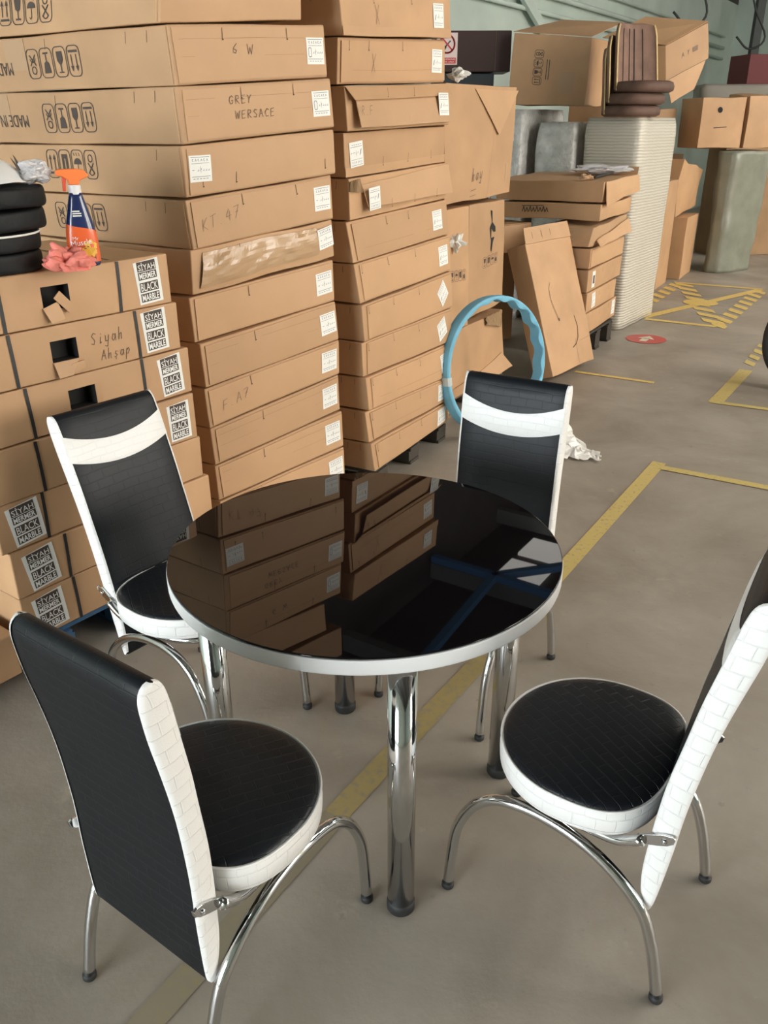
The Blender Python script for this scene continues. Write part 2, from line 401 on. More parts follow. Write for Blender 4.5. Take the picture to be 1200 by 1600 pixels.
        A.line([(.1*w, .70*h), (.9*w, .70*h)], t*.6)
        if icon == 'phone': A.rrect(.1*w, .28*h, .25*w, .62*h, .012*w*4, t*1.2)
        elif icon == 'leaf': A.poly([(.12*w, .3*h), (.2*w, .34*h), (.27*w, .58*h), (.18*w, .5*h)])
        for i in range(5):
            if icon == 'none' and i == 0: A.line([(.12*w, .45*h), (.2*w, .45*h)], t)
            x = w*(.36+.12*i); A.line([(x, .42*h), (x+.05*w, .5*h if i == 1 else .42*h), (x+.05*w, .47*h)], t*.8)
        A.line([(w*.5, .36*h), (w*.5, .58*h)], t*.7)
        A.line([(.08*w, .2*h), (.92*w, .2*h)], t*.8)
        for i in range(5): A.line([(w*(.14+.15*i), .12*h), (w*(.22+.15*i), .12*h)], t)
        A.xf(xf); s.art('label_print', A, GREYPR, off=off+.0011, parent=st)
        return st
    def marble_label(s, x0, y0, w=0.115, h=0.135, rot=0.0):
        cx, cy = x0+w/2, y0+h/2
        def xf(x, y): x = (x-.5)*w; y = (y-.5)*h; return (cx+x*cos(rot)-y*sin(rot), cy+x*sin(rot)+y*cos(rot))
        st = s.slab('printed_label', 0, 0, 0, 0, PAPER, off=.0006, th=.0006, nx=3, ny=3, quad=[xf(0.06, 0), xf(1, 0), xf(1, 1), xf(0, .97)], label='white label with black bars of lettering')
        B = Art(); T = Art()
        for i, (t, ya, yb, inner) in enumerate((('SİYAH', .75, .97, 1), ('MERMER', .56, .735, 0), ('BLACK', .28, .50, 1), ('MARBLE', .05, .245, 0))):
            B.rect(.13, ya, .87, yb, 2); T.text(t, .165, ya+.022, .835, yb-.022, bold=.022 if t[0] == 'M' else .006)
        B.xf(xf); T.xf(xf)
        s.art('label_bars', B, INK, off=.0019, parent=st); s.art('label_text', T, PAPER, off=.0026, parent=st)
    def straps(s, us):
        for u in us:
            w = .011; j = random.uniform(-.006, .006)
            V = []; F = []; n1 = Vector((0, 0, 1))
            line = [(u, s.H*k/4, 'f') for k in range(5)]+[(u, s.D*k/8, 't') for k in range(1, 9)]
            for k, (uu, t, fc) in enumerate(line):
                for sx in (-1, 1):
                    du = sx*w/2+j*(1-t/s.H if fc == 'f' else 0)
                    V.append(s.front(uu+du, min(t, s.H-.002), .002) if fc == 'f' else s.top(uu+du, t, .002))
                if k: a = 2*k; F.append((a-2, a-1, a+1, a))
            mesh('strap', V, F, STRAP, s.root, label='black strapping band')

def simple_carton(name, label, x, y, z, ang, W_, D_, H_, group=None, mt=None, amp=0.006, side=90, **k):
    """front face from (x,y) heading ang degrees, depth turned side degrees to its left"""
    d = Vector((cos(R(ang)), sin(R(ang)), 0)); b = Vector((cos(R(ang+side)), sin(R(ang+side)), 0))
    p = Vector((x, y, z)); q = p+d*W_; u = Vector((0, 0, H_))
    return Carton(name, label, p, q, q+u, p+u, b*D_, group, mt=mt, amp=amp, **k)
random.seed(7)

# ------------------------------------------------------------------ the hall
def floor_mat():
    M = bpy.data.materials.new('concrete_floor'); M.use_nodes = True; nt = M.node_tree; N = nt.nodes; L = nt.links; b = N['Principled BSDF']
    tc = N.new('ShaderNodeTexCoord')
    def noi(sc, det, ro=0.6, dist=0.0):
        n = N.new('ShaderNodeTexNoise'); n.inputs['Scale'].default_value = sc; n.inputs['Detail'].default_value = det; n.inputs['Roughness'].default_value = ro
        n.inputs['Distortion'].default_value = dist; L.new(tc.outputs['Object'], n.inputs['Vector']); return n.outputs['Fac']
    r1 = N.new('ShaderNodeValToRGB'); r1.color_ramp.elements[0].position = .3; r1.color_ramp.elements[1].position = .72
    r1.color_ramp.elements[0].color = (.235, .20, .16, 1); r1.color_ramp.elements[1].color = (.41, .37, .315, 1)
    L.new(noi(1.3, 7, .62, .4), r1.inputs[0])
    r2 = N.new('ShaderNodeValToRGB'); r2.color_ramp.elements[0].position = .62; r2.color_ramp.elements[1].position = .70
    r2.color_ramp.elements[0].color = (0, 0, 0, 1); r2.color_ramp.elements[1].color = (1, 1, 1, 1); L.new(noi(5, 6, .7), r2.inputs[0])
    mx = N.new('ShaderNodeMixRGB'); mx.blend_type = 'MIX'; mx.inputs[2].default_value = (.50, .44, .355, 1)
    mf = N.new('ShaderNodeMath'); mf.operation = 'MULTIPLY'; mf.inputs[1].default_value = .35; L.new(r2.outputs[0], mf.inputs[0])
    L.new(mf.outputs[0], mx.inputs[0]); L.new(r1.outputs[0], mx.inputs[1])
    r3 = N.new('ShaderNodeValToRGB'); r3.color_ramp.elements[0].position = .66; r3.color_ramp.elements[1].position = .74
    r3.color_ramp.elements[0].color = (0, 0, 0, 1); r3.color_ramp.elements[1].color = (1, 1, 1, 1); L.new(noi(23, 4, .6), r3.inputs[0])
    m2 = N.new('ShaderNodeMixRGB'); m2.inputs[2].default_value = (.13, .115, .095, 1); mg = N.new('ShaderNodeMath'); mg.operation = 'MULTIPLY'; mg.inputs[1].default_value = .35
    L.new(r3.outputs[0], mg.inputs[0]); L.new(mg.outputs[0], m2.inputs[0]); L.new(mx.outputs[0], m2.inputs[1]); L.new(m2.outputs[0], b.inputs['Base Color'])
    mr = N.new('ShaderNodeMapRange'); mr.inputs['To Min'].default_value = .38; mr.inputs['To Max'].default_value = .62; L.new(noi(3, 5), mr.inputs[0]); L.new(mr.outputs[0], b.inputs['Roughness'])
    bp = N.new('ShaderNodeBump'); bp.inputs['Strength'].default_value = .12; bp.inputs['Distance'].default_value = .01; L.new(noi(40, 6), bp.inputs['Height']); L.new(bp.outputs[0], b.inputs['Normal'])
    return M
FLOORM = floor_mat()
A0, A1, N0, N1 = -6.5, 21.0, -9.5, 4.7
def quad(name, pts, mt, n=1): return struct(mesh(name, pts, [tuple(range(len(pts)))], mt))
quad('floor', [hall(A0, N0), hall(A1, N0), hall(A1, N1), hall(A0, N1)], FLOORM)
WALLM = mat('painted_wall_green_grey', (0.50, 0.58, 0.53), 0.8, var=0.12, vscale=1.2)
CEIL = mat('roof_sheeting_dark', (0.06, 0.055, 0.05), 0.8, var=0.2, vscale=2)
STEEL = mat('steel_beam_grey', (0.16, 0.17, 0.16), 0.6)
SKY = mat('skylight_sheet', (0.9, 0.92, 0.95), 0.5, emis=(1.0, 0.94, 0.85), estr=SKYLIGHT)
SKYW = mat('daylight_opening', (0.9, 0.92, 0.95), 0.5, emis=(0.90, 0.96, 1.0), estr=DOORLIGHT)
def wallbox(name, a0, a1, n0, n1, z0, z1, mt):
    v = [hall(a, n, z) for z in (z0, z1) for n in (n0, n1) for a in (a0, a1)]
    return struct(mesh(name, v, [(0, 2, 3, 1), (4, 5, 7, 6), (0, 1, 5, 4), (2, 6, 7, 3), (0, 4, 6, 2), (1, 3, 7, 5)], mt))
wallbox('wall_left', A0, A1, N1, N1+.2, 0, 3.9, WALLM)
wallbox('wall_left', A0, A1, N1, N1+.2, 3.9, ROOF_Z, CEIL)
wallbox('wall_right', A0, A1, N0-.2, N0, 0, ROOF_Z, WALLM)
wallbox('wall_back', A1, A1+.2, N0, N1, 0, ROOF_Z, WALLM)
wallbox('wall_front', A0-.2, A0, N0, N1, 0, ROOF_Z, WALLM)
wallbox('ceiling', A0, A1, N0, N1, ROOF_Z, ROOF_Z+.1, CEIL)
# roof lights: translucent sheets between the purlins
k = 1
for a in (4.6, 7.4, 10.2, 13.2, 16.4):
    wallbox('window_%d' % k, a, a+1.3, -6.8, -2.4, ROOF_Z-.06, ROOF_Z-.02, SKY); k += 1
SKYD = mat('skylight_dim', (0.5, 0.5, 0.48), 0.5, emis=(1.0, 0.96, 0.9), estr=1.6)  # roof light kept weak so its reflection in the glass top stays grey
for a in (9.0, 9.75):
    wallbox('window_%d' % k, a, a+.55, 3.45, 4.05, ROOF_Z-.06, ROOF_Z-.02, SKYD); k += 1
for a in (1.5, 5.5):  # unseen right-wall openings, added to light the right faces of the stacks
    wallbox('window_%d' % k, a, a+2.8, N0+.02, N0+.06, 1.2, 4.6, SKY); k += 1  # added unseen opening, shares the numbering of the roof lights
for n0 in (0.0, 2.4):
    wallbox('window_%d' % k, A0+.02, A0+.06, n0, n0+2.1, .5, 3.3, SKYW); k += 1
k = 1
for a in [x*2.0-5.6 for x in range(13)]:
    wallbox('trim_%d' % k, a, a+.12, N0, N1, ROOF_Z-.32, ROOF_Z-.10, STEEL); k += 1
BLUES = mat('blue_steel', (0.07, 0.20, 0.42), 0.5)
# blue painted roof truss over the stacks
def bar(name, p, q, w, h, mt):
    p = Vector(p); q = Vector(q); d = (q-p).normalized(); s = d.cross(Vector((0, 0, 1))).normalized(); u = s.cross(d)
    v = [c+s*sx*w/2+u*sz*h/2 for c in (p, q) for sz in (-1, 1) for sx in (-1, 1)]
    return struct(mesh(name, v, [(0, 1, 3, 2), (4, 6, 7, 5), (0, 4, 5, 1), (2, 3, 7, 6), (0, 2, 6, 4), (1, 5, 7, 3)], mt))
for q in ((6.3, 3.6), (8.36, 4.65), (9.3, 2.9), (8.2, 1.2)):
    bar('trim_%d' % k, hall(8.35, 3.76, 4.97), hall(*q, 4.97), .09, .09, BLUES); k += 1
# conduits and column on the left wall
for z, r_ in ((3.05, .03), (2.86, .025), (3.25, .015)):
    V, F = tube_geo([hall(5, N1-.06, z), hall(20, N1-.06, z)], r_, 10); struct(mesh('trim_%d' % k, V, F, WALLM, smooth=True)); k += 1
for a in (10.3, 13.2):
    bar('trim_%d' % k, hall(a, N1-.15, 0), hall(a, N1-.15, ROOF_Z-.3), .2, .2, WALLM); k += 1
bar('trim_%d' % k, hall(8.7, N1-.1, 3.6), hall(11.3, N1-.1, 2.4), .05, .12, WALLM); k += 1

# yellow floor tape, worn
def tape_mat(name, col, wear):
    M = bpy.data.materials.new(name); M.use_nodes = True; N = M.node_tree.nodes; L = M.node_tree.links; b = N['Principled BSDF']
    tc = N.new('ShaderNodeTexCoord'); n = N.new('ShaderNodeTexNoise'); n.inputs['Scale'].default_value = 45; n.inputs['Detail'].default_value = 8; n.inputs['Roughness'].default_value = .75
    L.new(tc.outputs['Object'], n.inputs['Vector']); r = N.new('ShaderNodeValToRGB'); r.color_ramp.elements[0].position = wear; r.color_ramp.elements[1].position = wear+.12
    r.color_ramp.elements[0].color = (.26, .225, .16, 1); r.color_ramp.elements[1].color = (*col, 1); L.new(n.outputs['Fac'], r.inputs[0]); L.new(r.outputs[0], b.inputs['Base Color'])
    b.inputs['Roughness'].default_value = .5; return M
YEL = tape_mat('yellow_floor_tape', (.60, .47, .17), .33)
YELM = tape_mat('yellow_floor_tape_dull', (.34, .27, .11), .38)
YELW = tape_mat('yellow_floor_tape_worn', (.29, .24, .12), .52)
YELD = tape_mat('yellow_floor_tape_bright', (.72, .52, .16), .33)
def strip(p, q, w, mt, off=.003, dashes=0, skew=.5):
    """flat tape on the floor; dashes = length of the slanted stripe pitch"""
    global k
    p = Vector((*p, 0)); q = Vector((*q, 0)); d = (q-p); Lg = d.length; d.normalize(); s = Vector((-d.y, d.x, 0)); V = []; F = []
    if not dashes: segs = [(0, Lg)]
    else: segs = [(t*dashes, min(Lg, t*dashes+dashes*.55)) for t in range(int(Lg/dashes)+1)]
    for a, b_ in segs:
        sk = skew*w if dashes else 0
        i = len(V); V += [p+d*(a-sk)-s*w/2, p+d*(b_-sk)-s*w/2, p+d*(b_+sk)+s*w/2, p+d*(a+sk)+s*w/2]; F.append((i, i+1, i+2, i+3))
    for v in V: v.z = off
    struct(mesh('trim_%d' % k, V, F, mt)); k += 1
strip((1.47, 4.12), (.35, 2.36), .07, YEL); strip((.35, 2.36), (-.13, 1.63), .068, YELM); strip((-.13, 1.63), (-.62, .86), .068, YELW)
strip((1.42, 4.07), (2.35, 3.50), .06, YEL, .0035)
strip((2.15, 5.17), (2.66, 5.95), .09, YEL); strip((2.12, 5.19), (2.65, 4.91), .055, YEL, .0035)
strip((2.74, 6.10), (3.1, 6.7), .08, YEL, dashes=.2)
strip((1.40, 5.93), (1.89, 5.63), .045, YELD)
strip((2.43, 7.74), (2.97, 7.40), .075, YELD); strip((3.37, 9.68), (4.15, 9.24), .08, YELD)
strip((2.98, 7.40), (4.13, 9.22), .15, YELD, .0032, dashes=.24); strip((2.5, 8.20), (3.38, 9.68), .15, YELD, .0032, dashes=.24)
strip((2.42, 7.80), (4.10, 9.20), .10, YELD, .0036, dashes=.0); strip((3.40, 9.60), (2.99, 7.46), .17, YELD, .0040, dashes=.28)
lathe('trim_%d' % k, [(0, .0045), (.17, .0045)], YELD, c=(3.21, 8.5, 0), seg=24)['kind'] = 'structure'; k += 1
rd = root('floor_sticker', 'round red floor sticker with a pale arrow on the concrete beyond the cartons', 'sticker', (2.21, 6.94, 0))
lathe('disc', [(0, .003), (.165, .003)], mat('red_vinyl', (.52, .09, .08), .5), rd, seg=32)
A = Art(); A.poly([(-.10, -.03), (.02, -.03), (.02, .03), (-.10, .03)]); A.poly([(0, -.07), (.11, 0), (0, .07)])
mesh('arrow', [(x*cos(R(57))-y*sin(R(57)), x*sin(R(57))+y*cos(R(57)), .0045) for x, y in A.v], A.f, mat('pale_arrow', (.7, .62, .48), .6), rd)

# ------------------------------------------------------------------ table
tb = root('round_dining_table', 'round dining table with glossy black glass top, white rim and four chrome legs', 'table', (-.0435, 1.7122, 0))
lathe('glass_top', [(0, .7455), (.447, .7455), (.4495, .7475), (.4495, .7495), (.4475, .7505), (0, .7505)], GLASS, tb, seg=128, smooth=False)
for p in tb.children[0].data.polygons: p.use_smooth = abs(p.normal.z) < .9
lathe('rim', [(0, .711), (.447, .711), (.450, .7125), (.451, .716), (.451, .742), (.450, .7452), (0, .7452)], WHITEM, tb, seg=128)
for p in tb.children[1].data.polygons: p.use_smooth = abs(p.normal.z) < .9
psi = .2152; RL = .368
legs = [(RL*cos(psi+i*pi/2-pi/2), RL*sin(psi+i*pi/2-pi/2)) for i in range(4)]
for i in range(4):
    (x0, y0), (x1, y1) = legs[i], legs[(i+1) % 4]; c = ((x0+x1)/2, (y0+y1)/2, .6785); L_ = math.hypot(x1-x0, y1-y0)-.06
    MB().box(c, (L_, .018, .065), Matrix.Rotation(math.atan2(y1-y0, x1-x0), 3, 'Z')).build('apron', WHITEM, tb)
for x, y in legs:
    lg = lathe('leg', [(.0305, .028), (.0305, .711)], CHROME, tb, seg=32, c=(x, y, 0), smooth=True)
    lathe('foot_cap', [(0, .0), (.030, .0), (.0325, .004), (.0325, .022), (.0305, .03), (0, .03)], RUBBER, lg, seg=32, c=(x, y, 0), smooth=True)
    lathe('mounting_plate', [(.0306, .700), (.045, .700), (.045, .711)], CHROME, lg, seg=32, c=(x, y, 0))

# ------------------------------------------------------------------ chairs
FRONT = [(-.184, .22), (-.172, .264), (-.166, .31), (-.164, .36), (-.163, .445), (-.165, .53), (-.174, .63), (-.18, .70), (-.19, .775), (-.2, .85), (-.2065, .885)]
TOPP = [(-.213, .903), (-.224, .914), (-.238, .916), (-.249, .908), (-.254, .893)]
BACKP = [(-.254, .87), (-.247, .81), (-.235, .74), (-.224, .67), (-.216, .6), (-.210, .51), (-.208, .45), (-.208, .38), (-.206, .30), (-.203, .235), (-.1985, .213), (-.190, .211)]
HW = .166
def chair(ang, x, y, tilt, label, byaw=0.0, hs=1.0):
    rt_ = root('dining_chair', label, 'chair', (x, y, 0), 'black and white dining chairs around the round table', R(ang))
    def tl(px, pz):
        c, s = cos(tilt), sin(tilt); dx, dz = px+.17, (pz-.42)*(hs if pz > .42 else 1); return (-.17+dx*c-dz*s, .42+dx*s+dz*c)
    dense = lambda P_: [(q.x, q.z) for q in catmull([(a_, 0, b_) for a_, b_ in P_], 3)]
    whole = dense(FRONT+TOPP+BACKP); NF = 3*(len(FRONT)-1)+1; NT = 3*len(TOPP)
    prof = [tl(*p) for p in whole]; n = len(prof)
    arc = [0]
    for i in range(1, n): arc.append(arc[-1]+math.dist(prof[i-1], prof[i]))
    # padded panel, closed loop extruded across
    ys = [-HW+.003, -HW+.012, -.11, -.055, 0, .055, .11, HW-.012, HW-.003]; V = []; UV = []; F = []; ny = len(ys)
    for i, (px, pz) in enumerate(prof):
        a, b = prof[(i-1) % n], prof[(i+1) % n]; tx, tz = b[0]-a[0], b[1]-a[1]; l = math.hypot(tx, tz); nx, nz = tz/l, -tx/l
        for yy in ys:
            e = -.003 if abs(yy) > HW-.005 else (.0025*(1-(yy/HW)**2) if i < NF else 0); V.append((px+nx*e, yy, pz+nz*e)); UV.append((yy, arc[i]))
    for i in range(n-1):
        for j in range(ny-1): F.append((i*ny+j, i*ny+j+1, (i+1)*ny+j+1, (i+1)*ny+j))
    for j in range(ny-1): F.append(((n-1)*ny+j, (n-1)*ny+j+1, j+1, j))
    bk = mesh('backrest', V, F, BLACKL, rt_, smooth=True, uvs=UV)
    bk.data.materials.append(BLACKB)
    for p in bk.data.polygons:
        if p.index//(ny-1) >= NF+NT-4: p.material_index = 1
    # white side gussets
    for sgn in (-1, 1):
        V = []; UV = []; F = []
        cx = [(prof[i][0]) for i in range(n)]
        y0, y1, y2 = HW-.0065, HW-.001, HW+.002
        # rungs between front i and back counterpart
        sp_ = NF+7; fr = prof[:sp_]; br = list(reversed(prof[sp_:])); 
        def samp(pl, t):
            d = [0]
            for i in range(1, len(pl)): d.append(d[-1]+math.dist(pl[i-1], pl[i]))
            T = t*d[-1]
            for i in range(1, len(pl)):
                if T <= d[i]+1e-9: u = (T-d[i-1])/(d[i]-d[i-1]); return (pl[i-1][0]*(1-u)+pl[i][0]*u, pl[i-1][1]*(1-u)+pl[i][1]*u)
            return pl[-1]
        m_ = 90; row = 7
        for i in range(m_+1):
            p, q = samp(fr, i/m_), samp(br, i/m_)
            for j in range(row):
                t = j/(row-1); k_ = [0, 0.03, .15, .5, .85, .97, 1][j]; hh = [HW-.007, HW-.001, HW+.0015, HW+.003, HW+.0015, HW-.001, HW-.007][j]
                o_ = [-.0012, -.0008, 0, 0, 0, .0008, .0012][j]
                d_ = Vector((q[0]-p[0], q[1]-p[1])); 
                pt = Vector(p)+d_*k_; dn = d_.normalized() if d_.length > 1e-4 else Vector((0, 0))
                pt = pt+dn*o_
                V.append((pt.x, sgn*hh, pt.y)); UV.append((k_*d_.length+.011, i/m_*.75))
        for i in range(m_):
            for j in range(row-1):
                a = i*row+j; f = (a, a+1, a+row+1, a+row); F.append(f if sgn < 0 else f[::-1])
        mesh('side_panel', V, F, WHITEL, rt_, smooth=True, uvs=UV, label='white embossed side panel')
    # curved white band across the front
    V = []; UV = []; F = []; nu, nv = 18, 5
    def fx(z):
        pts = FRONT
        for (xa, za), (xb, zb) in zip(pts[:-1], pts[1:]):
            if za <= z <= zb: t = (z-za)/(zb-za); return xa+(xb-xa)*t
        return pts[-1][0]
    for i in range(nu+1):
        yy = -HW+.001+(2*HW-.002)*i/nu; q = (yy/HW)**2
        for j in range(nv+1):
            z = .758+.030*q+(.066+.006*q)*j/nv; off = .0045 if 0 < j < nv else .0012
            if i in (0, nu): off = .0005
            px, pz = tl(fx(z)+off+.0025*(1-q), z); V.append((px, yy, pz)); UV.append((yy, z))
    for i in range(nu):
        for j in range(nv): a = i*(nv+1)+j; F.append((a, a+nv+1, a+nv+2, a+1))
    mesh('front_band', V, F, WHITEB, rt_, smooth=True, uvs=UV, label='curved white band')
    # the padded back sits slightly turned between its brackets
    Rb = Matrix.Translation((-.19, 0, 0)) @ Matrix.Rotation(R(byaw), 4, 'Z') @ Matrix.Translation((.19, 0, 0))
    for ch in rt_.children:
        ch.data.transform(Rb)
    # seat
    def outl(q, s=0.0):
        c, s_ = cos(q), sin(q); b_ = .213+s
        if c >= 0: return .004+(.200+s)*c, b_*s_
        e = 2/2.9; return .004-(.172+s)*abs(c)**e, b_*math.copysign(abs(s_)**e, s_)
    def ringmesh(name, rings, mt, capz=None, uvf=None, flat=False):
        V = []; F = []; UV = []; S = 72
        for (s, z) in rings:
            for i in range(S):
                px, py = outl(2*pi*i/S, s); V.append((px, py, z)); UV.append((px, py) if uvf == 'top' else (2*pi*i/S*.2065, z*1.0))
        for j in range(len(rings)-1):
            for i in range(S): a = j*S+i; b = j*S+(i+1) % S; F.append((a, b, b+S, a+S))
        if capz is not None:
            V.append((.01, 0, capz)); UV.append((.01, 0)); c = len(V)-1; b0 = (len(rings)-1)*S
            for i in range(S): F.append((b0+i, b0+(i+1) % S, c))
        return mesh(name, V, F, mt, rt_, smooth=True, uvs=UV)
    rings = [(-.004, .434), (-.006, .441), (-.012, .4455)]+[(-t, .4455+.009*(1-(1-(t-.012)/.19)**2)) for t in (.03, .05, .08, .11, .14, .17)]
    ringmesh('seat_cushion', rings, BLACKS, .4555, 'top')
    ringmesh('seat_border', [(-.03, .378), (-.004, .379), (0, .384), (.0015, .41), (0, .434), (-.0035, .4385), (-.008, .4395)], WHITEL)
    S = 72
    V, F = tube_geo([Vector((*outl(2*pi*i/S, -.001), .4385)) for i in range(S)], .0028, 8, closed=True); mesh('seat_piping', V, F, mat('white_piping', (.85, .84, .82), .4), rt_, smooth=True)
    ringmesh('seat_base', [(-.02, .370), (-.02, .378)], mat('seat_board', (.12, .09, .06), .8), .378)
    # chrome frame
    AR = [(.253, 0), (.247, .10), (.238, .183), (.222, .235), (.196, .283), (.165, .315), (.13, .334), (.08, .343), (.03, .342), (-.022, .332), (-.07, .315), (-.115, .289), (-.155, .255), (-.19, .212), (-.213, .15), (-.228, .09), (-.243, 0)]
    for sgn in (-1, 1):
        arch = catmull([(px, sgn*.181, pz+.012 if i in (0, len(AR)-1) else pz) for i, (px, pz) in enumerate(AR)], 4)
        fr_ = tube('leg_frame', arch, .0125, CHROME, rt_, seg=16)
        for px in (.253, -.243): lathe('rubber_foot', [(0, 0), (.0125, 0), (.0145, .003), (.0145, .013), (.0125, .016)], RUBBER, fr_, seg=16, c=(px, sgn*.181, 0), smooth=True)
    hoop = catmull([(-.165, -.180, .395), (-.12, -.176, .366), (-.06, -.168, .354), (.02, -.160, .352), (.09, -.145, .354), (.15, -.10, .356), (.172, -.04, .357), (.172, .04, .357), (.15, .10, .356), (.09, .145, .354), (.02, .160, .352), (-.06, .168, .354), (-.12, .176, .366), (-.165, .180, .395)], 6)
    hp = tube('seat_support', hoop, .011, CHROME, rt_, seg=14)
    for sgn in (-1, 1):
        # flattened bracket end bolted to the side of the back
        pts = [(-.150, .385, .012), (-.170, .397, .015), (-.195, .409, .017), (-.212, .415, .014), (-.221, .418, .006)]
        V = []; F = []
        for (px, pz, h) in pts:
            for yy in (HW+.004, HW+.010):
                for s2 in (-1, 1): V.append((px-.35*s2*h*.5, sgn*yy, pz+s2*h*.95))
        for i in range(len(pts)-1):
            b0 = i*4; c0 = b0+4
            for a, b in ((0, 1), (1, 3), (3, 2), (2, 0)): F.append((b0+a, b0+b, c0+b, c0+a))
        F += [(0, 1, 3, 2), (len(V)-4, len(V)-2, len(V)-1, len(V)-3)]
        mesh('bracket', V, F, CHROME, hp, bevel=.0015)
        lathe('bolt_head', [(0, .004), (.004, .003), (.006, 0)], CHROME, hp, seg=12, smooth=True).matrix_local = Matrix.Translation((-.203, sgn*(HW+.010), .411)) @ Matrix.Rotation(-sgn*pi/2, 4, 'X')
    return rt_
chair(54.3, -.338, 1.271, 0.0, 'dining chair nearest the viewer, seen from behind showing its plain black back', 0.0, .975)
chair(145.2, .4585, 1.4125, .085, 'dining chair right of the table, its white side panel facing the viewer', 5.0, 1.08)
chair(234.97, .274, 2.2386, 0.0, 'dining chair behind the table beside the blue foam hoop, curved white band on its back', 4.0, 1.06)
chair(-38.6, -.5500, 2.0930, .215, 'dining chair left of the table against the strapped cartons, its back leaning far back', 0.0, 1.045)

# ------------------------------------------------------------------ the two tall stacks
S1Z = [(1.935, 2.081, 1.984, 2.138), (1.756, 1.931, 1.805, 1.980), (1.578, 1.752, 1.629, 1.800), (1.408, 1.574, 1.462, 1.624), (1.240, 1.404, 1.290, 1.457),
       (1.078, 1.236, 1.145, 1.286), (.906, 1.070, .962, 1.130), (.734, .902, .796, .958), (.574, .730, .642, .792), (.421, .570, .477, .638), (.268, .416, .303, .472), (.110, .263, .130, .299)]
S1L = [(-.706, -.689), (-.675, -.683), (-.667, -.676), (-.676, -.678), (-.670, -.681), (-.688, -.680), (-.697, -.704), (-.673, -.679), (-.673, -.679), (-.667, -.674), (-.662, -.668), (-.656, -.663)]
S1R = [(-.294, -.287), (-.211, -.218), (-.187, -.199), (-.189, -.192), (-.202, -.208), (-.200, -.210), (-.206, -.209), (-.194, -.204), (-.195, -.194), (-.194, -.199), (-.184, -.189), (-.182, -.184)]
G1 = 'long cartons in the tall left stack'
L1 = ['carton at the top of the tall left stack, cut off by the frame',
 'second carton down in the tall left stack, marked 6 W in faint pen',
 'carton of the tall left stack marked GREY WERSACE in pen',
 'carton of the tall left stack with its white label beside the left corner',
 'carton behind the spray bottle in the tall left stack, faint KT 47 pencil mark',
 'crushed carton of the tall left stack with shiny film taped over its bulging front',
 'carton directly under the crushed film-covered one in the tall left stack',
 'plain carton of the tall left stack, second below the crushed one',
 'carton of the tall left stack with faint F.A7 pencilled on its front',
 'carton of the tall left stack directly under the one pencilled F.A7',
 'carton of the tall left stack, next to last above the black table edge',
 'lowest visible carton of the tall left stack, cut off by the black table edge']
cl = Vector((cos(R(147)), sin(R(147))))
HH = [0.174]*12
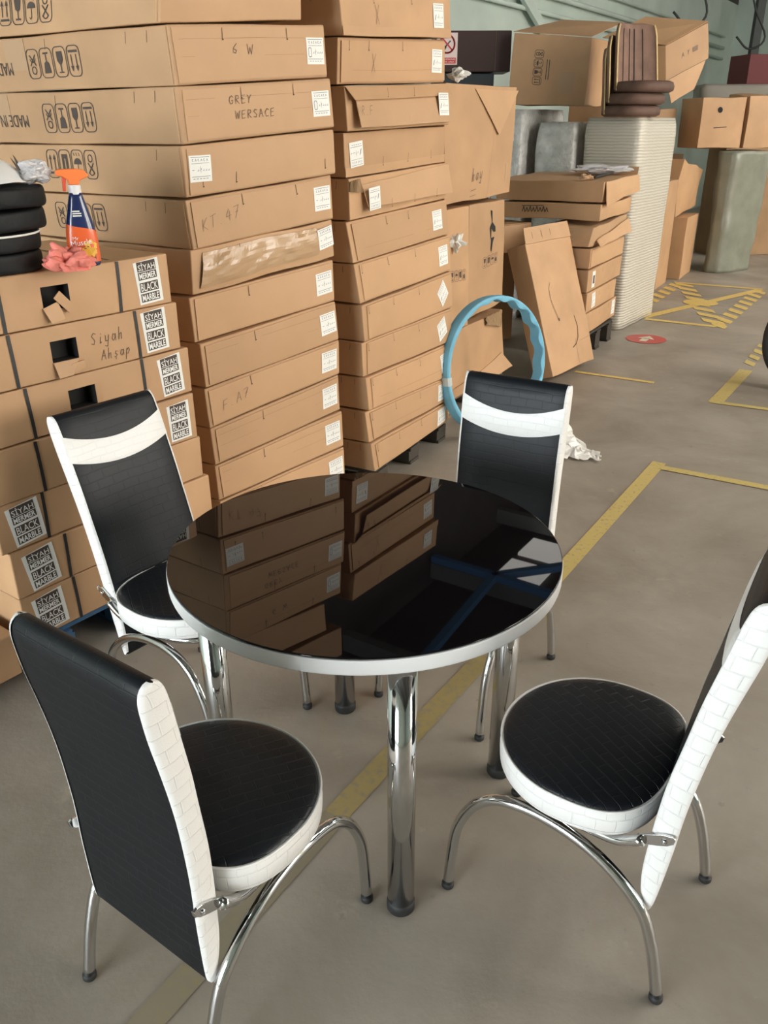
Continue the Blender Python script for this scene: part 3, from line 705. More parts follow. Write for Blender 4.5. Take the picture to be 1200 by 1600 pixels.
for i in range(12):
    zl0, zl1, zr0, zr1 = S1Z[i]; xl0, xl1 = S1L[i]; xr0, xr1 = S1R[i]
    YL, YR = 3.05, 3.58
    if i == 0: YR = 3.49
    c = Carton('long_carton', L1[i], (xl0, YL, zl0), (xr0, YR, zr0), (xr1, YR, zr1), (xl1, YL, zl1), cl*1.12, G1, amp=.010 if i == 5 else .004)
    W_, H_ = c.W, c.H
    if i in (1, 2, 3, 4, 6, 7, 8, 9, 10, 11): c.flap(.018 if i not in (1,) else .012, right=.006)
    c.slits([W_*.34+random.uniform(-.03, .03)]+([W_*.72] if i in (1, 2, 4) else []), top=i not in (3,), off=.0055)
    if i == 3: c.sticker(.020, .045, .092, .085, R(-2), icon='none'); c.slits([.07, .66], top=False)
    elif i == 5:
        c.sticker(W_-.10, .05, .086, .08, R(4), icon='none', off=.012)
        sl = c.slab('film_cover', .02, .02, W_-.09, H_-.03, mat('taped_film', (.50, .32, .18), .24, bump=.45, bscale=14, spec=.6), off=.002, th=.002, nx=40, ny=10, quad=[(.03, .018), (W_-.10, .03), (W_-.10, H_-.012), (.05, H_-.015)],
                    lift=lambda a, b: .012*sin(pi*b)*(.6+.4*sin(a*9))+.006*noise.noise(Vector((a*9, b*4, 3))), label='wrinkled shiny packing film')
    elif i > 0: c.sticker(W_-.108+random.uniform(-.004, .004), H_*.5-.042, .090, .088, R(random.uniform(-2, 3)), icon='phone' if i in (1, 2) else 'none')
    if i in (1, 2, 7, 9, 10):
        A = Art(); A.line([(.03, H_*.76), (W_*.5, H_*.765), (W_-.02, H_*.75)], .0013); A.line([(.03, H_*.47), (W_-.12, H_*.46)], .0009); c.art('crease', A, CREASE, off=.0047)
    P = Art()
    if i == 1: handwrite(P, '6 W', .245, .088, .034, .030, .0022, slope=-.05)
    if i == 2: handwrite(P, 'GREY', .205, .110, .027, .026, .0022); handwrite(P, 'WERSACE', .225, .062, .027, .026, .0022)
    if i == 4: handwrite(P, 'KT.47', .05, .055, .036, .040, .0016, slope=.15)
    if i == 8: handwrite(P, 'F.A7', .07, .05, .034, .036, .0016, slope=.12)
    if i == 11: handwrite(P, 'T', .3, .05, .02, .03, .0014)
    if P.v: c.art('handwriting', P, PEN if i in (1, 2) else PENCIL, off=.0055)
    # left side face: pictograms, printing, slits
    A = Art()
    spots = {0: (.525, .83, .035, 'up'), 1: (.443, .742, .040, 'dn'), 2: (.416, .709, .040, 'dn'), 3: (.437, .726, .052, 'up'), 4: (.426, .721, .040, 'dn')}
    if i in spots:
        u0, u1, v0, way = spots[i]
        order = ['arrows', 'bottle', 'glass', 'recycle'] if way == 'dn' else ['recycle', 'umbrella', 'block', 'arrows']
        if i == 0: order = ['recycle', 'umbrella', 'glass', 'arrows']
        shipping_icons(A, u0, v0, u1-u0, .095, order, .0032, -1 if way == 'dn' else 1)
        if i in (1, 2):
            T = Art(); T.text('MADE IN', 0, 0, .17, .042); ux = .83 if i == 1 else .80
            T.xf(lambda x, y: (ux+x, .055+.042-y)); A.add(T.v, T.f)   # printed upside down
        if i == 3: A.poly([(.86, .07), (.90, .10), (.93, .13), (.91, .09), (.95, .12), (.90, .06)]); A.poly([(.89, .05), (.93, .055), (.93, .07), (.89, .07)])
        c.art('pictograms', A, INK, 'left', .0022)
        B = Art()
        for u in ((.10, .20, .62) if i != 3 else (.12,)): B.line([(u, H_-.012), (u+.006, H_-.045)], .0022)
        c.art('side_slit', B, SLIT, 'left', .0012)
        c.slab('corner_seam', .010, .006, .016, H_-.006, CARD2, 'left', th=.003, nx=1)
    if i in (1, 2): c.slab('tape_patch', .74 if i == 1 else .9, .07, .86 if i == 1 else 1.0, H_-.004, TAPE, 'left', off=.0008, th=.0004)
# one more carton on top, above the frame
Carton('long_carton', 'carton capping the tall left stack, seen only mirrored in the glass table top', (-.68, 3.08, 2.14), (-.22, 3.60, 2.19), (-.22, 3.60, 2.36), (-.68, 3.08, 2.31), cl*1.12, G1)

S2Z = [(1.957, 2.117, 2.010, 2.185), (1.785, 1.950, 1.822, 2.004), (1.614, 1.780, 1.638, 1.818), (1.440, 1.608, 1.472, 1.634), (1.268, 1.434, 1.300, 1.466),
       (1.092, 1.262, 1.124, 1.294), (.916, 1.086, .944, 1.120), (.748, .910, .750, .938), (.584, .742, .566, .744), (.422, .578, .380, .560), (.262, .416, .240, .374), (.112, .256, .112, .234)]
S2L = [(-.150, -.164), (-.180, -.173), (-.140, -.150), (-.155, -.159), (-.137, -.142), (-.129, -.159), (-.101, -.127), (-.084, -.096), (-.092, -.096), (-.067, -.081), (-.069, -.088), (-.043, -.060)]
S2R = [(.326, .315), (.298, .294), (.326, .312), (.308, .316), (.325, .321), (.337, .322), (.353, .341), (.369, .359), (.367, .366), (.377, .364), (.370, .377), (.366, .374)]
G2 = 'cartons in the middle stack'
L2 = ['top carton of the middle stack, cut off by the frame, marked X',
 'carton of the middle stack second from the top, with a scrawled X beside two slits',
 'carton of the middle stack with a drooping open flap and R.F. in pen',
 'carton of the middle stack with an upside-down label near its left corner',
 'torn-cornered carton of the middle stack with a loose flap and left-hand label',
 'carton of the middle stack directly below the torn-cornered one',
 'carton of the middle stack with straight label, just above the tilted-label ones',
 'carton of the middle stack whose label is stuck on as a diamond',
 'carton of the middle stack directly under the diamond-label one, label slightly tilted',
 'carton of the middle stack with protruding flap, label beside the blue hoop joint',
 'carton of the middle stack next to the bottom, its label touching the blue hoop',
 'bottom carton of the middle stack, resting on the dark pallet']
c2v = Vector((cos(R(152)), sin(R(152))))
for i in range(12):
    zl0, zl1, zr0, zr1 = S2Z[i]; xl0, xl1 = S2L[i]; xr0, xr1 = S2R[i]
    c = Carton('flat_carton', L2[i], (xl0, 3.73, zl0), (xr0, 4.50, zr0), (xr1, 4.50, zr1), (xl1, 3.73, zl1), c2v*.72, G2, amp=.004)
    W_, H_ = c.W, c.H
    if i == 2:
        c.slab('flap', 0, 0, 0, 0, CARD2, off=.004, th=.0035, quad=[(.045, .012), (W_-.02, .012), (W_-.03, H_-.05), (.045, H_-.05)], lift=lambda a, b: .02*(1-b)+.012)
        c.slab('upper_flap', 0, 0, 0, 0, CARD2, off=.001, th=.003, quad=[(.02, H_-.055), (W_-.01, H_-.05), (W_-.005, H_-.004), (.0, H_-.004)], lift=lambda a, b: .030*(1-b))
        offp = .036
    elif i == 4:
        c.slab('loose_flap', 0, 0, 0, 0, CARD2, off=.004, th=.0035, quad=[(.10, .045), (W_-.004, .028), (W_-.004, H_-.006), (.09, H_-.03)], lift=lambda a, b: .026*(1-b)+.004*sin(a*7))
        c.slab('torn_edge', 0, 0, 0, 0, mat('torn_board', (.30, .19, .10), .9), off=.001, th=.004, nx=10, quad=[(.0, H_-.05), (.085, H_-.06), (.07, H_-.004), (.0, H_-.01)], lift=lambda a, b: .012*abs(sin(a*17+b*9)))
        offp = .036
    elif i in (0, 3): offp = .0022; c.slab('lower_flap', .0, .0, W_, .035, CARD2, off=.0008, th=.001)
    else:
        c.flap(.022 if i < 5 else .034, right=.006, th=.005); offp = .0062
    us = {0: [.26, .60], 1: [.08, .24, .55], 2: [.30, .56], 3: [.33, .58, .83], 4: [.32, .55, .80], 5: [.34, .56]}.get(i, [.05, .30, .58])
    c.slits([u*W_ for u in us], off=offp+.001, top=i not in (3, 4))
    if i == 3: c.sticker(.035, .035, .100, .095, R(4), flipped=True, off=offp)
    elif i == 4: c.sticker(.10, .03, .090, .092, R(2), flipped=True, off=offp)
    else:
        rot = {7: 38, 8: 24, 9: 8, 5: 1}.get(i, random.uniform(-2, 2)); wq = .10 if i not in (7, 8) else .092
        c.sticker(W_-.165+(.03 if i in (1, 6, 9) else 0)-(.0 if i else .01), H_/2-.047, wq, .094, R(rot), off=offp)
    if i in (1, 5, 9, 10):
        A = Art(); A.line([(.10, H_*.30), (W_*.5, H_*.29), (W_-.06, H_*.31)], .0012); c.art('crease', A, CREASE, off=offp+.0006)
    P = Art()
    if i in (0, 1): handwrite(P, 'X', .24*W_+.02, .045, .04, .07, .002)
    if i == 2: handwrite(P, 'R.F', .055, .06, .03, .035, .002)
    if P.v: c.art('handwriting', P, PEN, off=offp+.001)
    A = Art()
    for u in (.06, .13): A.line([(u, H_-.01), (u+.004, H_-.04)], .002)
    c.art('side_slit', A, SLIT, 'left', .0012)

def pallet(name, label, BL, ang, W_, D_, h, mt, side=90, slats=7):
    d = Vector((cos(R(ang)), sin(R(ang)), 0)); b = Vector((cos(R(ang+side)), sin(R(ang+side)), 0))
    r_ = root(name, label, 'pallet', Vector((*BL, 0))+d*W_/2+b*D_/2)
    Mx = Matrix((d, b, Vector((0, 0, 1)))).transposed()
    def bx(nm, u, w, z, su, sw, sz, mt=mt):
        MB().box(Mx @ Vector((u-W_/2, w-D_/2, z)), (su, sw, sz), Mx).build(nm, mt, r_)
    for i in range(slats): bx('deck_board', W_/2, D_*(i+.5)/slats, h-.009, W_, D_/slats*.72, .018)
    for u in (.06, W_/2, W_-.06): bx('bearer', u, D_/2, h-.027, .10, D_, .016)
    for u in (.06, W_/2, W_-.06):
        for w in (.06, D_/2, D_-.06): bx('block', u, w, (h-.035)/2+.009, .12, .11, h-.055)
    for u in (.06, W_/2, W_-.06): bx('bottom_board', u, D_/2, .009, .10, D_, .018)
    return r_
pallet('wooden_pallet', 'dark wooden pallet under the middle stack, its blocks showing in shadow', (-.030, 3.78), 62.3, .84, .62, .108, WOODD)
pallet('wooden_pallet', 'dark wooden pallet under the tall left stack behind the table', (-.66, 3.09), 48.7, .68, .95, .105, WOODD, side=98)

# ------------------------------------------------------------------ strapped low cartons
G0 = 'strapped cartons with black marble labels'
d0 = Vector((cos(R(53)), sin(R(53)), 0)); b0 = Vector((cos(R(143)), sin(R(143)), 0)); O0 = Vector((-1.01, 2.38, 0))
ZB = [1.264, 1.106, .948, .787, .620, .463, .302, .140]
RE = [.513, .532, .564, .564, .578, .596, .600]
L0 = ['top strapped carton of the low stack, ragged flap hanging in its square hand hole',
 'strapped carton with Siyah Ahşap handwritten on its front',
 'third strapped carton down, open square hand hole, under the handwritten one',
 'strapped carton whose label shows just right of the left chair top',
 'strapped carton labelled at its left end, highest of the three labelled there',
 'middle one of the three strapped cartons labelled at their left end',
 'bottom strapped carton of the low stack, lying on the blue pallet']
Carton('plain_carton', 'low plain carton at the left edge, beyond the near chair back', O0-d0*.95+Vector((0, 0, .055)), O0-d0*.24+Vector((0, 0, .055)), O0-d0*.24+Vector((0, 0, .205)), O0-d0*.95+Vector((0, 0, .205)), (b0*.6).to_2d(), None)
for i in range(7):
    z1, z0 = ZB[i]-.002, ZB[i+1]+.001; r_ = RE[i]; l_ = r_-.80; off = [0, .0, .004, .0, .006, .0, .004][i]
    p = O0+d0*l_-b0*off*-1; q = O0+d0*r_-b0*off*-1
    Wd = .80
    holes = {0: (.048-l_, .139-l_, .045, .112), 1: (.050-l_, .139-l_, .05, .112), 2: (.084-l_, .180-l_, .055, .118)}.get(i)
    c = Carton('strapped_carton', L0[i], p+Vector((0, 0, z0)), q+Vector((0, 0, z0)), q+Vector((0, 0, z1)), p+Vector((0, 0, z1)), (b0*.64).to_2d(), G0, amp=.003, holes=[holes] if holes else ())
    if i < 4: c.marble_label(Wd-(.135 if i in (0, 2) else .15 if i == 1 else .125), .012, .098, .135, R([3, 2, 4, 1][i]))
    else: c.marble_label(.04, .012, .108, .132, R([5, 6, 4][i-4]))
    st = {0: (-.080-l_, .317-l_), 1: (-.075-l_, .360-l_), 2: (-.052-l_, .366-l_), 3: (-.055-l_, .37-l_), 4: (-.060-l_, .38-l_), 5: (-.015-l_, .40-l_), 6: (-.010-l_, .40-l_)}[i]
    c.straps(st)
    if i == 0:
        h = holes
        c.slab('torn_flap', 0, 0, 0, 0, CARD2, off=.004, th=.003, nx=3, ny=2, quad=[(h[0]+.01, h[2]-.035), (h[0]+.055, h[2]-.028), (h[0]+.045, h[2]+.022), (h[0]-.005, h[2]+.008)], lift=lambda a, b: .012*(1-b), label='torn flap of board')
        c.slab('torn_flap', 0, 0, 0, 0, CARD2, off=.010, th=.003, nx=3, ny=2, quad=[(h[0]+.075, h[2]-.014), (h[1]+.004, h[2]+.004), (h[0]+.052, h[2]+.052), (h[0]+.030, h[2]+.034)], label='torn flap of board')
    if i == 1:
        h = holes
        c.slab('torn_flap', 0, 0, 0, 0, CARD2, off=.003, th=.003, nx=3, ny=2, quad=[(h[0]+.005, h[2]-.045), (h[0]+.05, h[2]-.043), (h[1]-.004, h[2]), (h[0], h[2])], lift=lambda a, b: .012*(1-b), label='torn flap of board')
        c.slab('torn_flap', 0, 0, 0, 0, CARD2, off=.008, th=.003, nx=3, ny=2, quad=[(h[0]+.045, h[2]-.047), (h[1]+.01, h[2]-.030), (h[1]+.01, h[2]-.008), (h[0]+.055, h[2]-.012)], label='torn flap of board')
        P = Art(); handwrite(P, 'Siyah', .185-l_, .078, .025, .034, .0024, slope=.0, slant=.25); handwrite(P, 'Ahsap', .215-l_, .026, .023, .030, .0024, slant=.2); c.art('handwriting', P, PEN)
    if i == 2: c.slab('edge_crease', h[1]-.01 if False else holes[1], holes[2], holes[1]+.012, holes[3], CARD2, off=.001, th=.001, nx=1, ny=1)
pallet('wooden_pallet', 'blue painted pallet under the strapped cartons', (O0.x-.16*cos(R(53)), O0.y-.16*sin(R(53))), 53, .74, .60, .138, BLUEW, slats=5)

# ------------------------------------------------------------------ things on the strapped cartons
def cushion(name, label, cx, cy, z, r_, h, mt, group=None, tilt=(0, 0), piping=False, cat='cushion', sq=1.0):
    rt_ = root(name, label, cat, (cx, cy, z), group); rt_.rotation_euler = (tilt[0], tilt[1], 0)
    n = 10; prof = [(0, .0), (r_*.8, .0)]+[(r_-.012+.012*math.copysign(abs(cos(R(-90+180*k/n)))**.5, 1), h/2+h/2*math.copysign(abs(sin(R(-90+180*k/n)))**.6, sin(R(-90+180*k/n)))) for k in range(n+1)]+[(r_*.7, h+.004), (0, h+.008)]
    V = []; S = 56
    o = lathe('cushion_body', prof, mt, rt_, seg=S, smooth=True)
    for v in o.data.vertices: v.co += noise.noise_vector(v.co*9+Vector((z*7, 0, 0)))*.005
    if piping:
        pz = h-.006; V, F = tube_geo([Vector(((r_+.001)*cos(2*pi*k/48), (r_+.001)*sin(2*pi*k/48), pz)) for k in range(48)], .003, 8, closed=True)
        mesh('piping', V, F, PAPER, rt_, smooth=True, label='thin white piping')
    return rt_
zc = 1.266; ccx, ccy = -1.155, 2.44
BLKF = mat('black_seat_fabric', (.006, .007, .008), .6, bump=.3, bscale=30, spec=.3)
GC = 'black seat cushions piled on the strapped cartons'
cushion('seat_cushion', 'black seat cushion at the bottom of the pile on the strapped cartons', ccx-.015, ccy, zc, .190, .052, BLKF, GC)
cushion('seat_cushion', 'black seat cushion with white piping, second from the bottom of the pile', ccx-.012, ccy, zc+.056, .190, .050, BLKF, GC, piping=True)
cushion('seat_cushion', 'black seat cushion above the white piping line in the pile', ccx+.002, ccy, zc+.112, .200, .052, BLKF, GC)
cushion('seat_cushion', 'topmost black seat cushion of the pile, under the white one', ccx+.008, ccy, zc+.170, .203, .050, BLKF, GC)
WHT = mat('bright_white_vinyl', (.90, .90, .90), .45)
# white pad heaped on top, sloping up to the left
wr = root('white_seat_pad', 'bright white pad lying on top of the black cushion pile', 'cushion', (ccx-.03, ccy, zc+.232))
V = []; F = []; n = 26
for i in range(n+1):
    for j in range(n+1):
        a = i/n*2-1; b = j/n*2-1; r_ = max(abs(a), abs(b)); l = math.hypot(a, b) or 1e-9; px = a*r_/l*.205; py = b*r_/l*.205
        q = min(1, math.hypot(px, py)/.205); z = (1-q**3)*(.075+.08*max(0, -px/.2)+.02*py/.2)+.006*noise.noise(Vector((px*14, py*14, 0)))
        V.append((px, py, z))
for i in range(n):
    for j in range(n): k_ = i*(n+1)+j; F.append((k_, k_+n+1, k_+n+2, k_+1))
mesh('pad', V, F, WHT, wr, smooth=True)
# crumpled clear bag
def crumple(name, label, cat, loc, s, mt, seed, amp=.35, sub=4, part=None):
    bm = bmesh.new(); bmesh.ops.create_icosphere(bm, subdivisions=sub, radius=1)
    for v in bm.verts:
        d = v.co.normalized(); f = 1+amp*1.5*noise.noise(d*1.7+Vector((seed, 0, 0)))-amp*.8*(abs(noise.noise(d*3.2+Vector((0, seed, 0)))))+amp*.25*noise.noise(d*7)
        v.co = Vector((d.x*s[0]*f, d.y*s[1]*f, d.z*s[2]*f))
    z0 = min(v.co.z for v in bm.verts)
    for v in bm.verts: v.co.z -= z0
    me = bpy.data.meshes.new(name); bm.to_mesh(me); bm.free(); me.materials.append(mt)
    o = bpy.data.objects.new(name, me); COL.objects.link(o); o.location = loc
    return tag(o, label, cat)
crumple('plastic_bag', 'crumpled clear plastic bag beside the white pad above the spray bottle', 'bag', (-.975, 2.50, 1.487), (.045, .05, .030), mat('bag_film', (.88, .86, .88), .22, trans=.35, spec=.8, bump=.6, bscale=30), 3.1, .3)

# spray bottle
sb = root('spray_bottle', 'spray cleaner bottle with orange trigger head and orange and navy label', 'bottle', (-.872, 2.515, 1.2655), rotz=R(25))
NAVY = mat('navy_plastic', (.015, .025, .10), .22, coat=.5); ORG = mat('orange_label', (.80, .13, .03), .35, coat=.3); YLW = mat('label_yellow', (.85, .50, .05), .4); TRIG = mat('orange_trigger', (.90, .22, .06), .35)
def bottle_sec(z):
    t = [(0, .040, .022), (.006, .044, .025), (.05, .044, .025), (.09, .042, .024), (.125, .036, .023), (.16, .027, .020), (.185, .021, .018), (.20, .017, .016)]
    for (a, w1, d1), (b, w2, d2) in zip(t[:-1], t[1:]):
        if a <= z <= b+1e-9: k_ = (z-a)/(b-a); return w1+(w2-w1)*k_, d1+(d2-d1)*k_
    return t[-1][1:]
def bottle_part(name, zs, mt, grow=0.0, cap=True, wave=0.0, label=None):
    V = []; F = []; S = 40
    for j, z in enumerate(zs):
        for i in range(S):
            q = 2*pi*i/S; zz = z+(wave*cos(q) if j in (0, len(zs)-1) and j != 0 else 0); w, d = bottle_sec(max(0, min(.2, zz))); c, s_ = cos(q), sin(q)
            e = .75; V.append(((w+grow)*math.copysign(abs(c)**e, c), (d+grow)*math.copysign(abs(s_)**e, s_), zz))
    for j in range(len(zs)-1):
        for i in range(S): a = j*S+i; b = j*S+(i+1) % S; F.append((a, b, b+S, a+S))
    if cap: F.append(tuple(range(S))[::-1]); F.append(tuple((len(zs)-1)*S+i for i in range(S)))
    return mesh(name, V, F, mt, sb, smooth=True, label=label)
bottle_part('bottle_body', [0, .006]+[.01*i for i in range(1, 21)], NAVY)
lab = bottle_part('label_wrap', [.012+.008*i for i in range(13)], ORG, .0006, False, wave=-.010, label='orange printed label')
# front faces -y in bottle space
def bf(x, z, off=.0014): w, d = bottle_sec(z); return (x, -(d+off)*(1-min(.98, abs(x)/w)**3.0)**.33 if abs(x) < w else 0, z)
A = Art(); 
for (cx, cz, r_) in ((.018, .056, .017), (.008, .042, .015), (.022, .040, .012)): A.poly([(cx+r_*cos(q*pi/10)*(1+.2*sin(q*1.7)), cz+r_*sin(q*pi/10)*(1+.2*sin(q*1.7))) for q in range(20)])
mesh('label_splash', [bf(x, z) for x, z in A.v], A.f, YLW, lab)
A = Art().text('Mr', -.028, .075, -.012, .084).text('Muscle', -.034, .060, .022, .075, R(6)); mesh('label_text', [bf(x, z, .0022) for x, z in A.v], A.f, PAPER, lab)
A = Art()
for i in range(3): A.rect(-.026, .054-i*.005, .014-.008*i, .0565-i*.005)
A.rect(-.034, .018, .030, .032); mesh('label_small_print', [bf(x, z, .0018) for x, z in A.v], A.f, mat('label_brown', (.25, .12, .08), .5), lab)
A = Art(); 
for i in range(3): A.rect(-.018, .150-i*.006, .006-.004*(i == 0), .1535-i*.006)
mesh('neck_print', [bf(x, z, .0012) for x, z in A.v], A.f, PAPER, sb)
lathe('collar', [(.0175, .196), (.0175, .218), (.015, .221), (0, .221)], mat('white_plastic', (.82, .80, .80), .35), sb, seg=28, smooth=False)
# trigger head
def prism(name, pts, y0, y1, mt, parent, bevel=.002):
    n = len(pts); V = [(x, y, z) for y in (y0, y1) for x, z in pts]; F = [tuple(range(n)), tuple(range(n, 2*n))[::-1]]+[(i, n+i, n+(i+1) % n, (i+1) % n) for i in range(n)]
    return mesh(name, V, F, mt, parent, bevel=bevel)
hd = prism('trigger_head', [(-.046, .256), (-.040, .262), (.010, .263), (.030, .260), (.044, .243), (.036, .240), (.016, .232), (.014, .221), (-.014, .221), (-.016, .234), (-.030, .243), (-.046, .245)], -.0125, .0125, TRIG, sb, .003)
prism('trigger', [(-.030, .244), (-.019, .240), (-.022, .222), (-.024, .205), (-.033, .204), (-.031, .222)], -.007, .007, mat('red_trigger', (.75, .10, .05), .35), hd, .002)
# pink cloth
def cloth_lump(name, label, loc, mt):
    bm = bmesh.new(); bmesh.ops.create_icosphere(bm, subdivisions=5, radius=1)
    for v in bm.verts:
        d = v.co.normalized(); n1 = noise.noise(d*1.9+Vector((5, 1, 2))); n2 = abs(noise.noise(d*3.6+Vector((2, 7, 1)))); n3 = abs(noise.noise(d*8+Vector((1, 3, 9))))
        n1 = noise.noise(d*1.5+Vector((5, 1, 2))); n2 = min(.25, abs(noise.noise(d*1.8+Vector((2, 7, 1))))); n3 = min(.2, abs(noise.noise(d*3.3+Vector((1, 3, 9)))))
        f = .72+.5*n1+.9*n2+.5*n3
        v.co = Vector((d.x*.070*f, d.y*.050*f, max(-.02, d.z*.040*f+.03*max(0, -d.x)*(.6+n1))))
    z0 = min(v.co.z for v in bm.verts)
    for v in bm.verts: v.co.z -= z0
    me = bpy.data.meshes.new(name); bm.to_mesh(me); bm.free(); me.materials.append(mt)
    for p in me.polygons: p.use_smooth = True
    o = bpy.data.objects.new(name, me); COL.objects.link(o); o.location = loc; return tag(o, label, 'cloth')
cloth_lump('cleaning_cloth', 'crumpled salmon pink cleaning cloth in front of the spray bottle', (-.893, 2.43, 1.2655), mat('salmon_cloth', (.80, .24, .19), .85, bump=.25, bscale=120)).rotation_euler = (0, 0, R(53))

# ------------------------------------------------------------------ blue foam hoop
hr = root('foam_hoop', 'light blue foam hoop standing on the floor beside the middle stack', 'hoop', (.660, 4.60, 0))
dh = Vector((cos(R(38)), sin(R(38)), 0)); nh = Vector((sin(R(38)), -cos(R(38)), 0)); lean = R(7)
uh = (Vector((0, 0, 1))*cos(lean)-nh*sin(lean)); ah = dh.cross(uh)
V = []; F = []; NS = 160; sec = []
for i in range(NS):
    q = 2*pi*i/NS; w = .030*noise.noise(Vector((cos(q)*6, sin(q)*6, 2)))
    wav = .012*sin(q*17)*max(0, cos(q-R(40)))
    Rr = .390; rad = dh*cos(q)+uh*sin(q); c = uh*Rr
    pr = [(Rr, -.035), (Rr+.003, 0), (Rr, .035), (Rr-.012, .040), (Rr-.028+wav, .034), (Rr-.026, 0), (Rr-.028+wav, -.034), (Rr-.012, -.040)]
    for (r_, a) in pr: V.append(c+rad*r_*(1 if q > 0 else 1)+ah*a)
m_ = 8
for i in range(NS):
    for j in range(m_): F.append((i*m_+j, i*m_+(j+1) % m_, ((i+1) % NS)*m_+(j+1) % m_, ((i+1) % NS)*m_+j))
zmin = min(v.z for v in V)
V = [v-Vector((0, 0, zmin)) for v in V]
mesh('foam_band', V, F, FOAM, hr, bevel=.004)
ti = [i for i in range(NS) if abs(2*pi*i/NS-R(183)) < R(4)]
V2 = []; F2 = []
for a, i in enumerate(ti):
    for j in range(m_):
        c = sum((V[i*m_+t] for t in range(m_)), Vector())/m_; V2.append(c+(V[i*m_+j]-c)*1.12)
for a in range(len(ti)-1):
    for j in range(m_): F2.append((a*m_+j, a*m_+(j+1) % m_, (a+1)*m_+(j+1) % m_, (a+1)*m_+j))
mesh('joint_tape', V2, F2, mat('clear_tape', (.55, .62, .62), .2, spec=.8), hr, label='clear tape round the joint')

# scrap of white film behind the chair
def scrap(name, label, pts, faces, loc, mt): return tag(mesh(name, pts, faces, mt, loc=loc), label, 'scrap')
V = []; F = []; n = 14
for i in range(n+1):
    for j in range(n+1):
        a, b = i/n, j/n; V.append((.20*a+.04*noise.noise(Vector((a*5, b*5, 1))), -.10*a+.26*(b-.5)*(1-.5*a)+.05*noise.noise(Vector((a*6, b*7, 4))), .01+.20*max(0, (1-a*1.3))*max(0, b-.1)+.04*abs(noise.noise(Vector((a*7, b*6, 8))))))
for i in range(n):
    for j in range(n): k_ = i*(n+1)+j; F.append((k_, k_+n+1, k_+n+2, k_+1))
sc_ = scrap('packing_scrap', 'torn white foam wrap lying on the floor behind the far chair', V, F, (.96, 4.30, 0), mat('white_wrap', (.82, .80, .76), .5, bump=.4, bscale=20))

# ------------------------------------------------------------------ big cartons behind the middle stack
def s3(u, z, back=0): return Vector((.483+u*cos(R(58.1))-back*sin(R(58.1)), 5.011+u*sin(R(58.1))+back*cos(R(58.1)), z))
b3 = (cos(R(148)), sin(R(148)))
G3 = 'large cartons between the middle stack and the leaning carton'
c = Carton('large_carton', 'tall pale carton on top beside the middle stack, blank front with a folded crease', s3(-.28, 1.238), s3(.563, 1.262), s3(.598, 1.845), s3(-.30, 1.832), Vector(b3)*.55, G3, amp=.012)
A = Art(); A.line([(.52, .0), (.55, .30), (.56, .44)], .002); c.art('crease', A, PENCIL, off=.0015)
A = Art(); handwrite(A, 'hay', .30, .10, .05, .06, .006, slope=.1, slant=.3); A.line([(.29, .05), (.36, .06)], .005); A.line([(.28, .02), (.36, .03)], .004); c.art('handwriting', A, PENCIL, off=.0015)
c.slab('folded_flap', 0, 0, 0, 0, CARD2, off=.002, th=.003, quad=[(.60, .34), (.615, .34), (.86, .57), (.32, .57)], lift=lambda a, b: .006*(1-b))
c.slab('tape_tab', .76, .07, .79, .17, TAPE, off=.001, th=.0005)
crumple('plastic_scrap', 'scrap of pale plastic caught on the top edge of the tall pale carton', 'scrap', s3(-.10, 1.84, .03), (.05, .03, .03), PAPER, 8.2, .5, 3)
c = Carton('large_carton', 'upright carton with torn holes below the tall pale one', s3(.060, .56), s3(.563, .60), s3(.50, 1.225), s3(.036, 1.222), Vector(b3)*.5, G3, amp=.014)
A = Art(); shipping_icons(A, .17, .27, .22, .065, ['glass', 'block', 'umbrella', 'bottle'], .002); c.art('pictograms', A, INK)
for q in ([(.275, .60), (.30, .595), (.29, .53), (.33, .50), (.33, .47), (.30, .47), (.27, .50), (.26, .45), (.25, .43), (.25, .50), (.285, .53)], [(.26, .44), (.31, .44), (.285, .41), (.265, .35), (.255, .37)]):
    A = Art().poly([(x+.02, y) for x, y in q]); c.art('torn_hole', A, DARKIN, off=.0016, label='ragged tear')
c = Carton('large_carton', 'upright carton squeezed between the torn one and the middle stack', s3(-.27, .55), s3(.050, .53), s3(.028, 1.220), s3(-.27, 1.216), Vector(b3)*.5, G3, amp=.012)
A = Art(); shipping_icons(A, .07, .28, .20, .06, ['glass', 'umbrella', 'block', 'bottle'], .002); c.art('pictograms', A, INK)
crumple('plastic_scrap', 'tuft of white tape torn loose on the upright carton', 'scrap', s3(-.17, .98, -.015), (.05, .02, .045), PAPER, 2.2, .6, 3)
c = Carton('large_carton', 'bulging carton seen through the blue foam hoop', s3(-.22, .135), s3(.66, .135), s3(.56, .545), s3(-.22, .525), Vector(b3)*.5, G3, amp=.022)
c.slab('bottom_flap', 0, 0, 0, 0, CARD2, off=.002, th=.004, nx=14, quad=[(-.02, .0), (c.W+.01, .0), (c.W-.06, .11), (.02, .02)], lift=lambda a, b: .05*(1-b), label='lifted lower flap')
c.slab('ragged_edge', 0, 0, 0, 0, mat('torn_board', (.30, .19, .10), .9), off=.004, th=.004, nx=14, quad=[(.55, .36), (.80, .30), (.84, .41), (.55, .415)], lift=lambda a, b: .012*abs(sin(a*13+b*5)))
pallet('wooden_pallet', 'low wooden pallet under the bulging carton', (s3(-.2, 0).x, s3(-.2, 0).y), 58.1, .84, .46, .11, WOOD)

